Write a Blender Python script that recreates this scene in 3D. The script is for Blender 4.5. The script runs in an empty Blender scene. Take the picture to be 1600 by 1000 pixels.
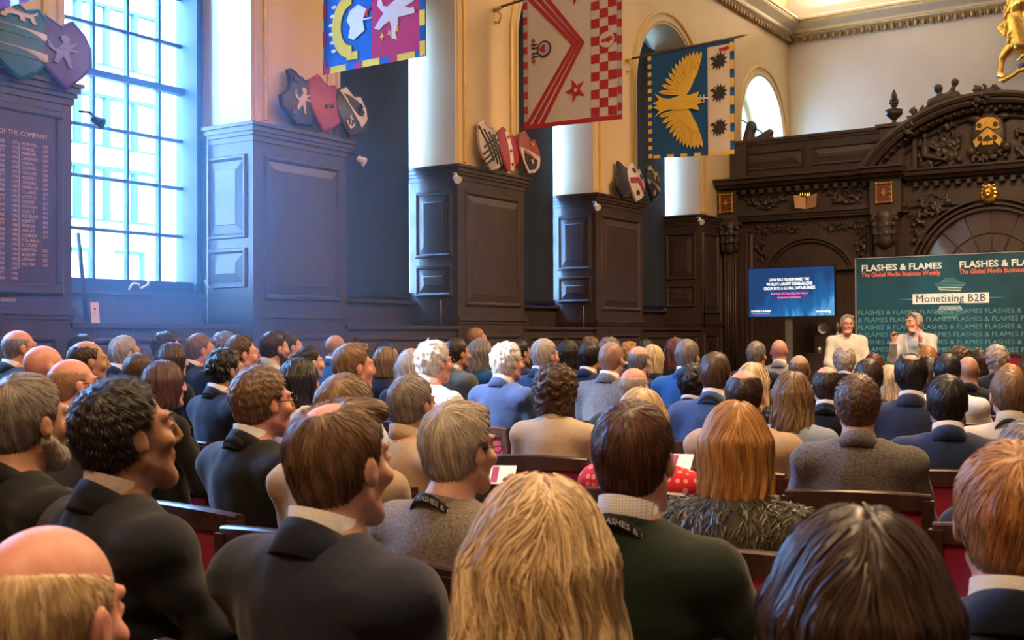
import bpy, math, random
import numpy as np
from mathutils import Matrix, Vector, Euler

random.seed(7)
RNG = np.random.default_rng(11)
SC = bpy.context.scene
COL = SC.collection
pi = math.pi
rad = math.radians

# ------------------------------------------------------------------ camera
CAM_H = 1.40
FPX = 1801.0
_yaw, _pit, _rol = rad(33.3), rad(0.8), rad(-0.3)
_f = Vector((-math.sin(_yaw) * math.cos(_pit), math.cos(_yaw) * math.cos(_pit), math.sin(_pit)))
_r = Vector((math.cos(_yaw), math.sin(_yaw), 0))
_u = _r.cross(_f)
_r, _u = _r * math.cos(_rol) + _u * math.sin(_rol), -_r * math.sin(_rol) + _u * math.cos(_rol)
CAM_P = Vector((0, 0, CAM_H))
cd = bpy.data.cameras.new('camera')
cd.sensor_width = 36.0
cd.lens = 36.0 * FPX / 1600.0
cd.clip_start = 0.05
cd.clip_end = 200
cd.dof.use_dof = True
cd.dof.focus_distance = 7.0
cd.dof.aperture_fstop = 9.0
cam = bpy.data.objects.new('camera', cd)
COL.objects.link(cam)
cam.matrix_world = Matrix(((_r.x, _u.x, -_f.x, 0), (_r.y, _u.y, -_f.y, 0), (_r.z, _u.z, -_f.z, CAM_H), (0, 0, 0, 1)))
SC.camera = cam


def ray(u, v):
    return _f + _r * ((u - 800) / FPX) - _u * ((v - 500) / FPX)


# ------------------------------------------------------------------ view, world, lights
SC.view_settings.view_transform = 'Standard'
SC.view_settings.look = 'None'
SC.view_settings.exposure = 0.25
SC.view_settings.gamma = 1.0
SC.view_settings.use_curve_mapping = False
SC.cycles.use_denoising = True
SC.cycles.max_bounces = 8
SC.cycles.volume_bounces = 0
SC.cycles.volume_step_rate = 4.0
SC.cycles.diffuse_bounces = 4
SC.cycles.glossy_bounces = 3
SC.cycles.transmission_bounces = 4
SC.cycles.sample_clamp_indirect = 6.0
SC.cycles.caustics_reflective = False
SC.cycles.caustics_refractive = False

W = bpy.data.worlds.new('sky')
SC.world = W
W.use_nodes = True
_bg = W.node_tree.nodes['Background']
_bg.inputs[0].default_value = (0.15, 0.42, 1.0, 1)
_bg.inputs[1].default_value = 100.0


def light(name, kind, loc, target, energy, color, size=1.0, size_y=None, spot=None, portal=False, blend=0.5):
    ld = bpy.data.lights.new(name, kind)
    ld.energy = energy
    ld.color = color
    if kind == 'AREA':
        ld.shape = 'RECTANGLE'
        ld.size = size
        ld.size_y = size_y or size
        if portal:
            ld.cycles.is_portal = True
    elif kind == 'SPOT':
        ld.spot_size = spot
        ld.spot_blend = blend
        ld.shadow_soft_size = size
    elif kind == 'SUN':
        ld.angle = size
    else:
        ld.shadow_soft_size = size
    o = bpy.data.objects.new(name, ld)
    COL.objects.link(o)
    o.location = loc
    d = (Vector(target) - Vector(loc)).normalized()
    up = 'Y' if abs(d.z) > .95 or kind != 'AREA' else 'Y'
    o.rotation_euler = d.to_track_quat('-Z', up).to_euler()
    return o


light('sun', 'SUN', (4, -8, 26), (-16, 9, 4), 15.0, (1.0, 0.97, 0.9), size=rad(2))
# daylight portals in the window openings of the side wall (they only steer sampling of the sky)
for _y0, _y1, _z0, _z1 in ((2.15, 3.9, 1.85, 5.9), (5.5, 7.2, 1.85, 5.9), (8.55, 10.2, 1.85, 5.9), (11.75, 13.3, 1.85, 5.9), (14.9, 16.7, 1.85, 5.9), (18.65, 20.65, 4.2, 5.95)):
    light('window_portal', 'AREA', (-8.42, (_y0 + _y1) / 2, (_z0 + _z1) / 2), (0, (_y0 + _y1) / 2, (_z0 + _z1) / 2), 1, (1, 1, 1),
          size=_y1 - _y0, size_y=_z1 - _z0, portal=True)
# warm chandeliers over the hall, above the picture's upper edge
for _x, _y, _e in ((-1.0, -1.6, 240), (-1.2, 3.0, 240), (-1.2, 7.8, 330), (-1.8, 12.4, 430)):
    light('chandelier_light', 'AREA', (_x, _y, 6.6), (_x, _y, 0), _e, (1.0, 0.64, 0.33), size=1.6)


# ------------------------------------------------------------------ materials
MATS = {}


def _nt(name):
    m = bpy.data.materials.new(name)
    m.use_nodes = True
    nt = m.node_tree
    b = nt.nodes['Principled BSDF']
    return m, nt, b


def _bump(nt, b, height_socket, strength=0.3, dist=0.01):
    bp = nt.nodes.new('ShaderNodeBump')
    bp.inputs['Strength'].default_value = strength
    bp.inputs['Distance'].default_value = dist
    nt.links.new(height_socket, bp.inputs['Height'])
    nt.links.new(bp.outputs[0], b.inputs['Normal'])


def _noise(nt, scale, detail=3, rough=.6, stretch=None, coord='Object'):
    tc = nt.nodes.new('ShaderNodeTexCoord')
    n = nt.nodes.new('ShaderNodeTexNoise')
    n.inputs['Scale'].default_value = scale
    n.inputs['Detail'].default_value = detail
    n.inputs['Roughness'].default_value = rough
    if stretch:
        mp = nt.nodes.new('ShaderNodeMapping')
        mp.inputs['Scale'].default_value = stretch
        nt.links.new(tc.outputs[coord], mp.inputs[0])
        nt.links.new(mp.outputs[0], n.inputs['Vector'])
    else:
        nt.links.new(tc.outputs[coord], n.inputs['Vector'])
    return n


def _ramp(nt, fac, c0, c1, p0=.3, p1=.7):
    r = nt.nodes.new('ShaderNodeValToRGB')
    r.color_ramp.elements[0].position = p0
    r.color_ramp.elements[1].position = p1
    r.color_ramp.elements[0].color = (*c0, 1)
    r.color_ramp.elements[1].color = (*c1, 1)
    nt.links.new(fac, r.inputs[0])
    return r


def plain(name, c, rough=.6, metal=0.0, var=.12, scale=8, bump=0.0, spec=.4, emit=None):
    key = ('plain', name)
    if key in MATS:
        return MATS[key]
    m, nt, b = _nt(name)
    n = _noise(nt, scale)
    r = _ramp(nt, n.outputs['Fac'], [x * (1 - var) for x in c], [min(1, x * (1 + var)) for x in c])
    nt.links.new(r.outputs[0], b.inputs['Base Color'])
    b.inputs['Roughness'].default_value = rough
    b.inputs['Metallic'].default_value = metal
    b.inputs['Specular IOR Level'].default_value = spec
    if bump:
        _bump(nt, b, n.outputs['Fac'], bump, .01)
    if emit:
        b.inputs['Emission Color'].default_value = (*emit[0], 1)
        b.inputs['Emission Strength'].default_value = emit[1]
    MATS[key] = m
    return m


def wood(name, c, axis='z', rough=.38):
    key = ('wood', name)
    if key in MATS:
        return MATS[key]
    m, nt, b = _nt(name)
    st = {'z': (14, 14, .9), 'x': (.9, 14, 14), 'y': (14, .9, 14)}[axis]
    n = _noise(nt, 3.0, 5, .65, st)
    n2 = _noise(nt, 1.3, 3)
    r = _ramp(nt, n.outputs['Fac'], [x * .55 for x in c], [x * 1.35 for x in c], .25, .75)
    r2 = _ramp(nt, n2.outputs['Fac'], (.75, .75, .75), (1.15, 1.12, 1.1))
    mx = nt.nodes.new('ShaderNodeMix')
    mx.data_type = 'RGBA'
    mx.blend_type = 'MULTIPLY'
    mx.inputs[0].default_value = 1
    nt.links.new(r.outputs[0], mx.inputs[6])
    nt.links.new(r2.outputs[0], mx.inputs[7])
    nt.links.new(mx.outputs[2], b.inputs['Base Color'])
    b.inputs['Roughness'].default_value = rough
    b.inputs['Specular IOR Level'].default_value = .5
    _bump(nt, b, n.outputs['Fac'], .12, .004)
    MATS[key] = m
    return m


def cloth(name, c, kind='plain', c2=None, rough=.85, scale=1.0):
    key = ('cloth', name)
    if key in MATS:
        return MATS[key]
    m, nt, b = _nt(name)
    b.inputs['Roughness'].default_value = rough
    b.inputs['Specular IOR Level'].default_value = .2
    b.inputs['Sheen Weight'].default_value = .15
    if kind == 'plain':
        n = _noise(nt, 220 * scale, 2)
        r = _ramp(nt, n.outputs['Fac'], [x * .9 for x in c], [min(1, x * 1.1) for x in c])
        n2 = _noise(nt, 9, 3)
        _bump(nt, b, n2.outputs['Fac'], .35, .02)
        col = r.outputs[0]
    elif kind == 'tweed':
        n = _noise(nt, 170 * scale, 4, .8)
        c2 = c2 or [x * 2.2 for x in c]
        r = _ramp(nt, n.outputs['Fac'], [x * .45 for x in c], c2, .36, .66)
        _bump(nt, b, n.outputs['Fac'], .5, .004)
        col = r.outputs[0]
    elif kind == 'check':
        tc = nt.nodes.new('ShaderNodeTexCoord')
        br = nt.nodes.new('ShaderNodeTexBrick')
        br.offset = 0
        br.inputs['Scale'].default_value = 28 * scale
        br.inputs['Mortar Size'].default_value = .035
        br.inputs['Brick Width'].default_value = 1
        br.inputs['Row Height'].default_value = 1
        br.inputs['Color1'].default_value = (*c, 1)
        br.inputs['Color2'].default_value = (*c, 1)
        br.inputs['Mortar'].default_value = (*(c2 or (.1, .12, .2)), 1)
        mp = nt.nodes.new('ShaderNodeMapping')
        mp.inputs['Rotation'].default_value = (pi / 2, 0, 0)
        nt.links.new(tc.outputs['Object'], mp.inputs[0])
        nt.links.new(mp.outputs[0], br.inputs['Vector'])
        col = br.outputs[0]
    elif kind == 'dots':
        tc = nt.nodes.new('ShaderNodeTexCoord')
        vo = nt.nodes.new('ShaderNodeTexVoronoi')
        vo.inputs['Scale'].default_value = 34 * scale
        vo.inputs['Randomness'].default_value = .25
        nt.links.new(tc.outputs['Object'], vo.inputs['Vector'])
        r = _ramp(nt, vo.outputs['Distance'], c2, c, .28, .34)
        col = r.outputs[0]
    nt.links.new(col, b.inputs['Base Color'])
    MATS[key] = m
    return m


def hairmat(name, c, c2, scalp=None):
    """strand colour varies by the per-vertex attribute rnd; scalp = skin colour seen through thinning crown"""
    key = ('hair', name)
    if key in MATS:
        return MATS[key]
    m, nt, b = _nt(name)
    at = nt.nodes.new('ShaderNodeAttribute')
    at.attribute_name = 'rnd'
    r = _ramp(nt, at.outputs['Fac'], c, c2, .0, 1.0)
    nt.links.new(r.outputs[0], b.inputs['Base Color'])
    b.inputs['Roughness'].default_value = .42
    b.inputs['Specular IOR Level'].default_value = .42
    b.inputs['Anisotropic'].default_value = .3
    MATS[key] = m
    return m


def skinmat(name, c):
    key = ('skin', name)
    if key in MATS:
        return MATS[key]
    m, nt, b = _nt(name)
    n = _noise(nt, 26, 4)
    r = _ramp(nt, n.outputs['Fac'], [c[0] * .9, c[1] * .8, c[2] * .78], [min(1, c[0] * 1.08), c[1] * 1.1, c[2] * 1.1])
    nt.links.new(r.outputs[0], b.inputs['Base Color'])
    b.inputs['Roughness'].default_value = .48
    b.inputs['Specular IOR Level'].default_value = .4
    b.inputs['Subsurface Weight'].default_value = .08
    b.inputs['Subsurface Radius'].default_value = (.012, .004, .002)
    b.inputs['Subsurface Scale'].default_value = .6
    n2 = _noise(nt, 160, 3)
    _bump(nt, b, n2.outputs['Fac'], .12, .002)
    MATS[key] = m
    return m


# ------------------------------------------------------------------ mesh building
def tag(o, label=None, cat=None, group=None, kind=None):
    if label:
        o['label'] = label
    if cat:
        o['category'] = cat
    if group:
        o['group'] = group
    if kind:
        o['kind'] = kind
    return o


def empty(name, loc=(0, 0, 0), rz=0.0, label=None, cat=None, group=None, kind=None):
    o = bpy.data.objects.new(name, None)
    COL.objects.link(o)
    o.location = loc
    o.rotation_euler = (0, 0, rz)
    o.empty_display_size = .1
    return tag(o, label, cat, group, kind)


def link(name, me, mat=None, parent=None, world=True):
    """world: the mesh is written in world coordinates although it hangs under a parent"""
    o = bpy.data.objects.new(name, me)
    COL.objects.link(o)
    if mat is not None:
        if len(me.materials) == 0:
            me.materials.append(mat)
        elif me.materials[0] is not mat:
            o.material_slots[0].link = 'OBJECT'
            o.material_slots[0].material = mat
    if parent is not None:
        o.parent = parent
        if world:
            o.matrix_parent_inverse = wmat(parent).inverted()
    return o


def wmat(o):
    m = o.matrix_basis.copy()
    return m if o.parent is None else wmat(o.parent) @ o.matrix_parent_inverse @ m


class MB:
    def __init__(s):
        s.v, s.f = [], []

    def add(s, v, f):
        n = len(s.v)
        s.v += [tuple(p) for p in v]
        s.f += [tuple(i + n for i in q) for q in f]
        return s

    def box(s, x0, x1, y0, y1, z0, z1):
        v = [(x, y, z) for z in (z0, z1) for x, y in ((x0, y0), (x1, y0), (x1, y1), (x0, y1))]
        return s.add(v, [(3, 2, 1, 0), (4, 5, 6, 7), (0, 1, 5, 4), (1, 2, 6, 5), (2, 3, 7, 6), (3, 0, 4, 7)])

    def bbox(s, x0, x1, y0, y1, z0, z1, c=.01):
        """box with chamfered edges along the two larger faces"""
        b = sorted(((x1 - x0), (y1 - y0), (z1 - z0)))
        c = min(c, b[0] * .45)
        v, f = [], []
        import itertools
        for sx, sy, sz in itertools.product((0, 1), repeat=3):
            X, Y, Z = (x0, x1)[sx], (y0, y1)[sy], (z0, z1)[sz]
            dx, dy, dz = c * (1 - 2 * sx), c * (1 - 2 * sy), c * (1 - 2 * sz)
            v += [(X, Y + dy, Z + dz), (X + dx, Y, Z + dz), (X + dx, Y + dy, Z)]
        I = lambda a, b_, c_, k: (a * 4 + b_ * 2 + c_) * 3 + k
        f = [(I(0, 0, 0, 0), I(0, 0, 1, 0), I(0, 1, 1, 0), I(0, 1, 0, 0)), (I(1, 0, 0, 0), I(1, 1, 0, 0), I(1, 1, 1, 0), I(1, 0, 1, 0)),
             (I(0, 0, 0, 1), I(1, 0, 0, 1), I(1, 0, 1, 1), I(0, 0, 1, 1)), (I(0, 1, 0, 1), I(0, 1, 1, 1), I(1, 1, 1, 1), I(1, 1, 0, 1)),
             (I(0, 0, 0, 2), I(0, 1, 0, 2), I(1, 1, 0, 2), I(1, 0, 0, 2)), (I(0, 0, 1, 2), I(1, 0, 1, 2), I(1, 1, 1, 2), I(0, 1, 1, 2))]
        for a in (0, 1):
            for b_ in (0, 1):
                q = (I(a, b_, 0, 0), I(a, b_, 0, 1), I(a, b_, 1, 1), I(a, b_, 1, 0))
                f.append(q if a == b_ else q[::-1])
                q = (I(a, 0, b_, 0), I(a, 1, b_, 0), I(a, 1, b_, 2), I(a, 0, b_, 2))
                f.append(q if a == b_ else q[::-1])
                q = (I(0, a, b_, 1), I(0, a, b_, 2), I(1, a, b_, 2), I(1, a, b_, 1))
                f.append(q if a == b_ else q[::-1])
                for c_ in (0, 1):
                    q = (I(a, b_, c_, 0), I(a, b_, c_, 1), I(a, b_, c_, 2))
                    f.append(q if (a + b_ + c_) % 2 else q[::-1])
        return s.add(v, f)

    def prism(s, poly, fn, d0, d1):
        """poly: 2-D outline; fn(a, b, d) -> 3-D point; a solid between depths d0 and d1"""
        n = len(poly)
        v = [fn(a, b, d0) for a, b in poly] + [fn(a, b, d1) for a, b in poly]
        f = [tuple(range(n))[::-1], tuple(range(n, 2 * n))]
        f += [(i, (i + 1) % n, n + (i + 1) % n, n + i) for i in range(n)]
        return s.add(v, f)

    def lathe(s, prof, c=(0, 0, 0), n=20, sx=1.0, sy=1.0):
        v, f = [], []
        for r, z in prof:
            for k in range(n):
                a = 2 * pi * k / n
                v.append((c[0] + r * sx * math.cos(a), c[1] + r * sy * math.sin(a), c[2] + z))
        for i in range(len(prof) - 1):
            for k in range(n):
                k2 = (k + 1) % n
                f.append((i * n + k, i * n + k2, (i + 1) * n + k2, (i + 1) * n + k))
        f.append(tuple(range(n))[::-1])
        f.append(tuple((len(prof) - 1) * n + k for k in range(n)))
        return s.add(v, f)

    def tube(s, pts, r, n=8, closed=False):
        pts = [Vector(p) for p in pts]
        m = len(pts)
        rr = r if isinstance(r, (list, tuple)) else [r] * m
        v, f = [], []
        t0 = (pts[1] - pts[0]).normalized()
        a = Vector((0, 0, 1)) if abs(t0.z) < .9 else Vector((1, 0, 0))
        for i, p in enumerate(pts):
            if closed:
                t = (pts[(i + 1) % m] - pts[i - 1]).normalized()
            else:
                t = (pts[min(i + 1, m - 1)] - pts[max(i - 1, 0)]).normalized()
            a = (a - t * a.dot(t))
            a = a.normalized() if a.length > 1e-6 else t.orthogonal().normalized()
            b = t.cross(a)
            for k in range(n):
                w = 2 * pi * k / n
                v.append(p + (a * math.cos(w) + b * math.sin(w)) * rr[i])
        for i in range(m if closed else m - 1):
            j = (i + 1) % m
            for k in range(n):
                k2 = (k + 1) % n
                f.append((i * n + k, i * n + k2, j * n + k2, j * n + k))
        if not closed:
            f.append(tuple(range(n))[::-1])
            f.append(tuple((m - 1) * n + k for k in range(n)))
        return s.add(v, f)

    def ball(s, c, r, n=10, m=6):
        r = r if isinstance(r, (list, tuple)) else (r, r, r)
        v, f = [(c[0], c[1], c[2] - r[2])], []
        for i in range(1, m):
            t = -pi / 2 + pi * i / m
            for k in range(n):
                a = 2 * pi * k / n
                v.append((c[0] + r[0] * math.cos(t) * math.cos(a), c[1] + r[1] * math.cos(t) * math.sin(a), c[2] + r[2] * math.sin(t)))
        v.append((c[0], c[1], c[2] + r[2]))
        for k in range(n):
            f.append((0, 1 + (k + 1) % n, 1 + k))
            f.append((len(v) - 1, 1 + (m - 2) * n + k, 1 + (m - 2) * n + (k + 1) % n))
        for i in range(m - 2):
            for k in range(n):
                k2 = (k + 1) % n
                f.append((1 + i * n + k, 1 + i * n + k2, 1 + (i + 1) * n + k2, 1 + (i + 1) * n + k))
        return s.add(v, f)

    def sweep(s, prof, path, closed=False):
        """prof: list of (a, b); path: list of (P, A, B) frames: point = P + A*a + B*b"""
        n, m = len(prof), len(path)
        v = []
        for P, A, B in path:
            P, A, B = Vector(P), Vector(A), Vector(B)
            v += [P + A * a + B * b for a, b in prof]
        f = []
        for i in range(m if closed else m - 1):
            j = (i + 1) % m
            for k in range(n):
                k2 = (k + 1) % n
                f.append((i * n + k, j * n + k, j * n + k2, i * n + k2))
        if not closed:
            f.append(tuple(range(n)))
            f.append(tuple((m - 1) * n + k for k in range(n))[::-1])
        return s.add(v, f)

    def mesh(s, name, smooth=False, fix=True):
        me = bpy.data.meshes.new(name)
        me.from_pydata([tuple(p) for p in s.v], [], s.f)
        me.update()
        if fix:
            import bmesh
            bm = bmesh.new()
            bm.from_mesh(me)
            bmesh.ops.recalc_face_normals(bm, faces=bm.faces)
            bm.to_mesh(me)
            bm.free()
        if smooth is True:
            me.polygons.foreach_set('use_smooth', [True] * len(me.polygons))
        elif smooth:
            me.polygons.foreach_set('use_smooth', [True] * len(me.polygons))
            me.set_sharp_from_angle(angle=smooth)
        return me

    def build(s, name, mat, parent=None, smooth=False, label=None, cat=None, group=None, kind=None, world=True):
        o = link(name, s.mesh(name, smooth), mat, parent, world)
        return tag(o, label, cat, group, kind)


def circle(cx, cy, r, n=24, a0=0, a1=2 * pi, full=True):
    m = n if full else n + 1
    return [(cx + r * math.cos(a0 + (a1 - a0) * k / n), cy + r * math.sin(a0 + (a1 - a0) * k / n)) for k in range(m)]


def text_mesh(body, size=1.0, align='LEFT', extrude=.002, bold=0.0, spacing=1.0, res=2):
    cu = bpy.data.curves.new('lettering', 'FONT')
    cu.body = body
    cu.size = size
    cu.align_x = align
    cu.extrude = extrude
    cu.offset = bold
    cu.space_character = spacing
    cu.resolution_u = res
    o = bpy.data.objects.new('lettering', cu)
    COL.objects.link(o)
    dg = bpy.context.evaluated_depsgraph_get()
    me = bpy.data.meshes.new_from_object(o.evaluated_get(dg))
    bpy.data.objects.remove(o)
    bpy.data.curves.remove(cu)
    return me


def text(body, mat, parent, size, mw, align='LEFT', extrude=.002, bold=0.0, spacing=1.0, width=None, name='lettering'):
    """mw: world matrix of the text plane (x along the line, y up)"""
    me = text_mesh(body, size, align, extrude, bold, spacing)
    if width:
        xs = [v.co.x for v in me.vertices]
        k = width / max(1e-6, (max(xs) - min(xs)))
        for v in me.vertices:
            v.co.x *= k
    me.materials.clear()
    me.transform(mw)
    return link(name, me, mat, parent)


# ------------------------------------------------------------------ people: smooth bodies from blended round forms
def smin(a, b, k):
    h = np.clip(.5 + .5 * (b - a) / k, 0, 1)
    return b + (a - b) * h - k * h * (1 - h)


def vnoise(x, y, z, f, seed=0):
    """cheap smooth pseudo noise in about -1..1"""
    s = seed * 1.7
    return (np.sin(f * x * 1.1 + s + 1.9 * np.sin(f * y * .7 + s)) + np.sin(f * y * 1.3 + 2.1 + s + 1.7 * np.sin(f * z * .8 - s))
            + np.sin(f * z * 1.2 + 4.2 + 1.8 * np.sin(f * x * .6 + s))) / 3


class Field:
    def __init__(s, xs, ys, zs):
        s.ax = [np.asarray(a, np.float32) for a in (xs, ys, zs)]
        s.D = np.full([len(a) for a in s.ax], .5, np.float32)

    def region(s, lo, hi):
        sl = []
        for a, l, h in zip(s.ax, lo, hi):
            i, j = np.searchsorted(a, l), np.searchsorted(a, h)
            if j <= i:
                return None
            sl.append(slice(i, j))
        return tuple(sl)

    def grid(s, sl):
        return s.ax[0][sl[0]][:, None, None], s.ax[1][sl[1]][None, :, None], s.ax[2][sl[2]][None, None, :]

    def op(s, fn, lo, hi, k, sign=1):
        mg = k + .045
        sl = s.region([l - mg for l in lo], [h + mg for h in hi])
        if sl is None:
            return
        d = fn(*s.grid(sl))
        D = s.D[sl]
        s.D[sl] = smin(D, d, k) if sign > 0 else -smin(-D, d, k)

    def ell(s, c, r, k=.02, sign=1, rx=0.0, infl=0.0):
        c = list(c)
        r = [a + infl for a in r]
        cs, sn = math.cos(rx), math.sin(rx)

        def fn(x, y, z):
            X, Y, Z = x - c[0], y - c[1], z - c[2]
            if rx:
                Y, Z = Y * cs + Z * sn, -Y * sn + Z * cs
            k0 = np.sqrt((X / r[0]) ** 2 + (Y / r[1]) ** 2 + (Z / r[2]) ** 2) + 1e-6
            k1 = np.sqrt((X / r[0] ** 2) ** 2 + (Y / r[1] ** 2) ** 2 + (Z / r[2] ** 2) ** 2) + 1e-6
            return k0 * (k0 - 1) / k1
        m = max(r)
        rr = [r[0], m, m] if rx else r
        s.op(fn, [c[i] - rr[i] for i in range(3)], [c[i] + rr[i] for i in range(3)], k, sign)

    def cap(s, a, b, ra, rb, k=.02, sign=1, infl=0.0):
        ra, rb = ra + infl, rb + infl
        A = np.array(a, np.float32)
        B = np.array(b, np.float32)
        d = B - A
        L = float(d @ d) + 1e-9

        def fn(x, y, z):
            X, Y, Z = x - A[0], y - A[1], z - A[2]
            t = np.clip((X * d[0] + Y * d[1] + Z * d[2]) / L, 0, 1)
            return np.sqrt((X - t * d[0]) ** 2 + (Y - t * d[1]) ** 2 + (Z - t * d[2]) ** 2) - (ra + (rb - ra) * t)
        m = max(ra, rb)
        s.op(fn, np.minimum(A, B) - m, np.maximum(A, B) + m, k, sign)

    def nets(s):
        D, ax = s.D, s.ax
        S = D < 0
        c = np.zeros([n - 1 for n in D.shape], np.int8)
        offs = [(i, j, k) for i in (0, 1) for j in (0, 1) for k in (0, 1)]
        for i, j, k in offs:
            c += S[i:D.shape[0] - 1 + i, j:D.shape[1] - 1 + j, k:D.shape[2] - 1 + k]
        mask = (c > 0) & (c < 8)
        I = np.argwhere(mask)
        idx = np.full(mask.shape, -1, np.int32)
        idx[mask] = np.arange(len(I))
        acc = np.zeros((len(I), 3))
        cnt = np.zeros(len(I))
        for ai, a in enumerate(offs):
            for bi, b in enumerate(offs):
                if bi <= ai or sum(abs(p - q) for p, q in zip(a, b)) != 1:
                    continue
                ia, ib = I + a, I + b
                da, db = D[ia[:, 0], ia[:, 1], ia[:, 2]], D[ib[:, 0], ib[:, 1], ib[:, 2]]
                x = (da < 0) != (db < 0)
                t = da[x] / (da[x] - db[x])
                pa = np.stack([ax[q][ia[x, q]] for q in range(3)], 1)
                pb = np.stack([ax[q][ib[x, q]] for q in range(3)], 1)
                acc[x] += pa + t[:, None] * (pb - pa)
                cnt[x] += 1
        V = acc / cnt[:, None]
        Q = []
        for q in range(3):
            o1, o2 = [(1, 2), (2, 0), (0, 1)][q]
            sl0 = [slice(1, -1)] * 3
            sl1 = [slice(1, -1)] * 3
            sl0[q], sl1[q] = slice(0, -1), slice(1, None)
            a, b = S[tuple(sl0)], S[tuple(sl1)]
            E_ = np.argwhere(a != b)
            fl = a[tuple(E_.T)]
            base = E_.copy()
            base[:, o1] += 1
            base[:, o2] += 1

            def cell(d1, d2):
                p = base.copy()
                p[:, o1] += d1
                p[:, o2] += d2
                return idx[p[:, 0], p[:, 1], p[:, 2]]
            qd = np.stack([cell(-1, -1), cell(0, -1), cell(0, 0), cell(-1, 0)], 1)
            qd[~fl] = qd[~fl][:, ::-1]
            Q.append(qd)
        Q = np.concatenate(Q)
        return V, Q[(Q >= 0).all(1)]

    def sample(s, P):
        """trilinear value and gradient at points (uniform grid)"""
        out = []
        ijk, fr, h = [], [], []
        for q in range(3):
            a = s.ax[q]
            st = float(a[1] - a[0])
            t = np.clip((P[:, q] - a[0]) / st, 0.001, len(a) - 2.001)
            i = t.astype(int)
            ijk.append(i)
            fr.append(t - i)
            h.append(st)
        D = s.D
        c = {}
        for o in [(i, j, k) for i in (0, 1) for j in (0, 1) for k in (0, 1)]:
            c[o] = D[ijk[0] + o[0], ijk[1] + o[1], ijk[2] + o[2]]
        fx, fy, fz = fr
        L = lambda a, b, t: a + (b - a) * t
        x0 = [[L(c[(0, j, k)], c[(1, j, k)], fx) for k in (0, 1)] for j in (0, 1)]
        y0 = [L(x0[0][k], x0[1][k], fy) for k in (0, 1)]
        val = L(y0[0], y0[1], fz)
        gz = (y0[1] - y0[0]) / h[2]
        gy = L(x0[1][0] - x0[0][0], x0[1][1] - x0[0][1], fz) / h[1]
        gx = L(L(c[(1, 0, 0)] - c[(0, 0, 0)], c[(1, 1, 0)] - c[(0, 1, 0)], fy), L(c[(1, 0, 1)] - c[(0, 0, 1)], c[(1, 1, 1)] - c[(0, 1, 1)], fy), fz) / h[0]
        return val, np.stack([gx, gy, gz], 1)


def np_mesh(name, V, Q, attr=None, smooth=True):
    me = bpy.data.meshes.new(name)
    V = np.asarray(V, np.float32)
    Q = np.asarray(Q, np.int32)
    n = Q.shape[1]
    me.vertices.add(len(V))
    me.vertices.foreach_set('co', V.ravel())
    me.loops.add(Q.size)
    me.loops.foreach_set('vertex_index', Q.ravel())
    me.polygons.add(len(Q))
    me.polygons.foreach_set('loop_start', np.arange(0, Q.size, n, dtype=np.int32))
    me.polygons.foreach_set('use_smooth', np.full(len(Q), smooth))
    if attr is not None:
        a = me.attributes.new('rnd', 'FLOAT', 'POINT')
        a.data.foreach_set('value', np.asarray(attr, np.float32))
    me.update(calc_edges=True)
    return me


def spaced(lo, hi, fine, coarse, zones):
    out = [lo]
    while out[-1] < hi:
        x = out[-1]
        out.append(x + (fine if any(a <= x < b for a, b in zones) else coarse))
    return np.array(out)


HEADC = np.array((0, .006, 1.190))
NECKP = np.array((0, -.045, 1.10))
HS = .93   # head size against the body


def head_ops(F, fem=False):
    h = HEADC
    P = lambda x, y, z: (h[0] + x, h[1] + y, h[2] + z)
    w = .95 if fem else 1.0
    F.ell(P(0, -.022, .030), (.075 * w, .097 * w, .090), .01)
    F.ell(P(0, .024, -.030), (.058 * w, .066, .072), .03)
    F.cap(P(-.016 * w, .056, -.097), P(.016 * w, .056, -.097), .019, .019, .03)
    F.ell(P(0, .080, -.103), (.018, .015, .016), .018)
    for sx in (-1, 1):
        F.cap(P(sx * .054 * w, .0, -.058), P(sx * .022, .056, -.098), .015, .014, .025)
        F.cap(P(sx * .010, .085, .034), P(sx * .042, .070, .034), .010, .009, .014)
        F.ell(P(sx * .032, .098, .012), (.017, .012, .011), .012, -1)
        F.ell(P(sx * .032, .078, .011), (.013, .0125, .012), .003)
        F.ell(P(sx * .042, .066, -.022), (.022, .018, .018), .02)
        F.ell(P(sx * .079 * w, -.008, -.006), (.011, .019, .032), .007, rx=.25)
        F.ell(P(sx * .092 * w, -.002, -.002), (.007, .011, .020), .005, -1, rx=.25)
        F.cap(P(sx * .006, .102, -.030), P(sx * .011, .096, -.032), .007, .006, .006)
    F.cap(P(0, .090, .024), P(0, .109, -.022), .009, .0108, .010)
    F.cap(P(-.017, .080, -.056), P(.017, .080, -.056), .0085, .0085, .008)
    F.cap(P(-.013, .079, -.068), P(.013, .079, -.068), .009, .009, .006)
    F.cap(P(-.024, .0925, -.0615), P(.024, .0925, -.0615), .003, .003, .004, -1)
    F.cap(P(-.02, .093, -.085), P(.02, .093, -.085), .003, .004, .01, -1)
    r = .048 if fem else .059
    F.cap(P(0, -.028, -.075), (0, -.050, 1.03), r, r + .008, .025)


# joints of the seated figure (right side; x mirrored for the left)
def joints(pose='lap'):
    J = dict(sh=(.176, -.05, .978), el=(.230, .05, .725), wr=(.115, .265, .655), kn=(.125, .44, .505), an=(.125, .44, .10))
    if pose == 'chin':
        J.update(elR=(.215, .17, .76), wrR=(.075, .185, .985), hfR=(-.10, -.12, 1.0))
    elif pose == 'talk':
        for q in ('R', 'L'):
            J.update({'el' + q: (.245, .10, .77), 'wr' + q: (.165, .25, .955), 'hf' + q: (0, .22, 1.0)})
    elif pose == 'book':
        J.update(elR=(.275, .06, .735), wrR=(.225, .27, .70), hfR=(.02, 1.0, -.15))
    return J


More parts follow.
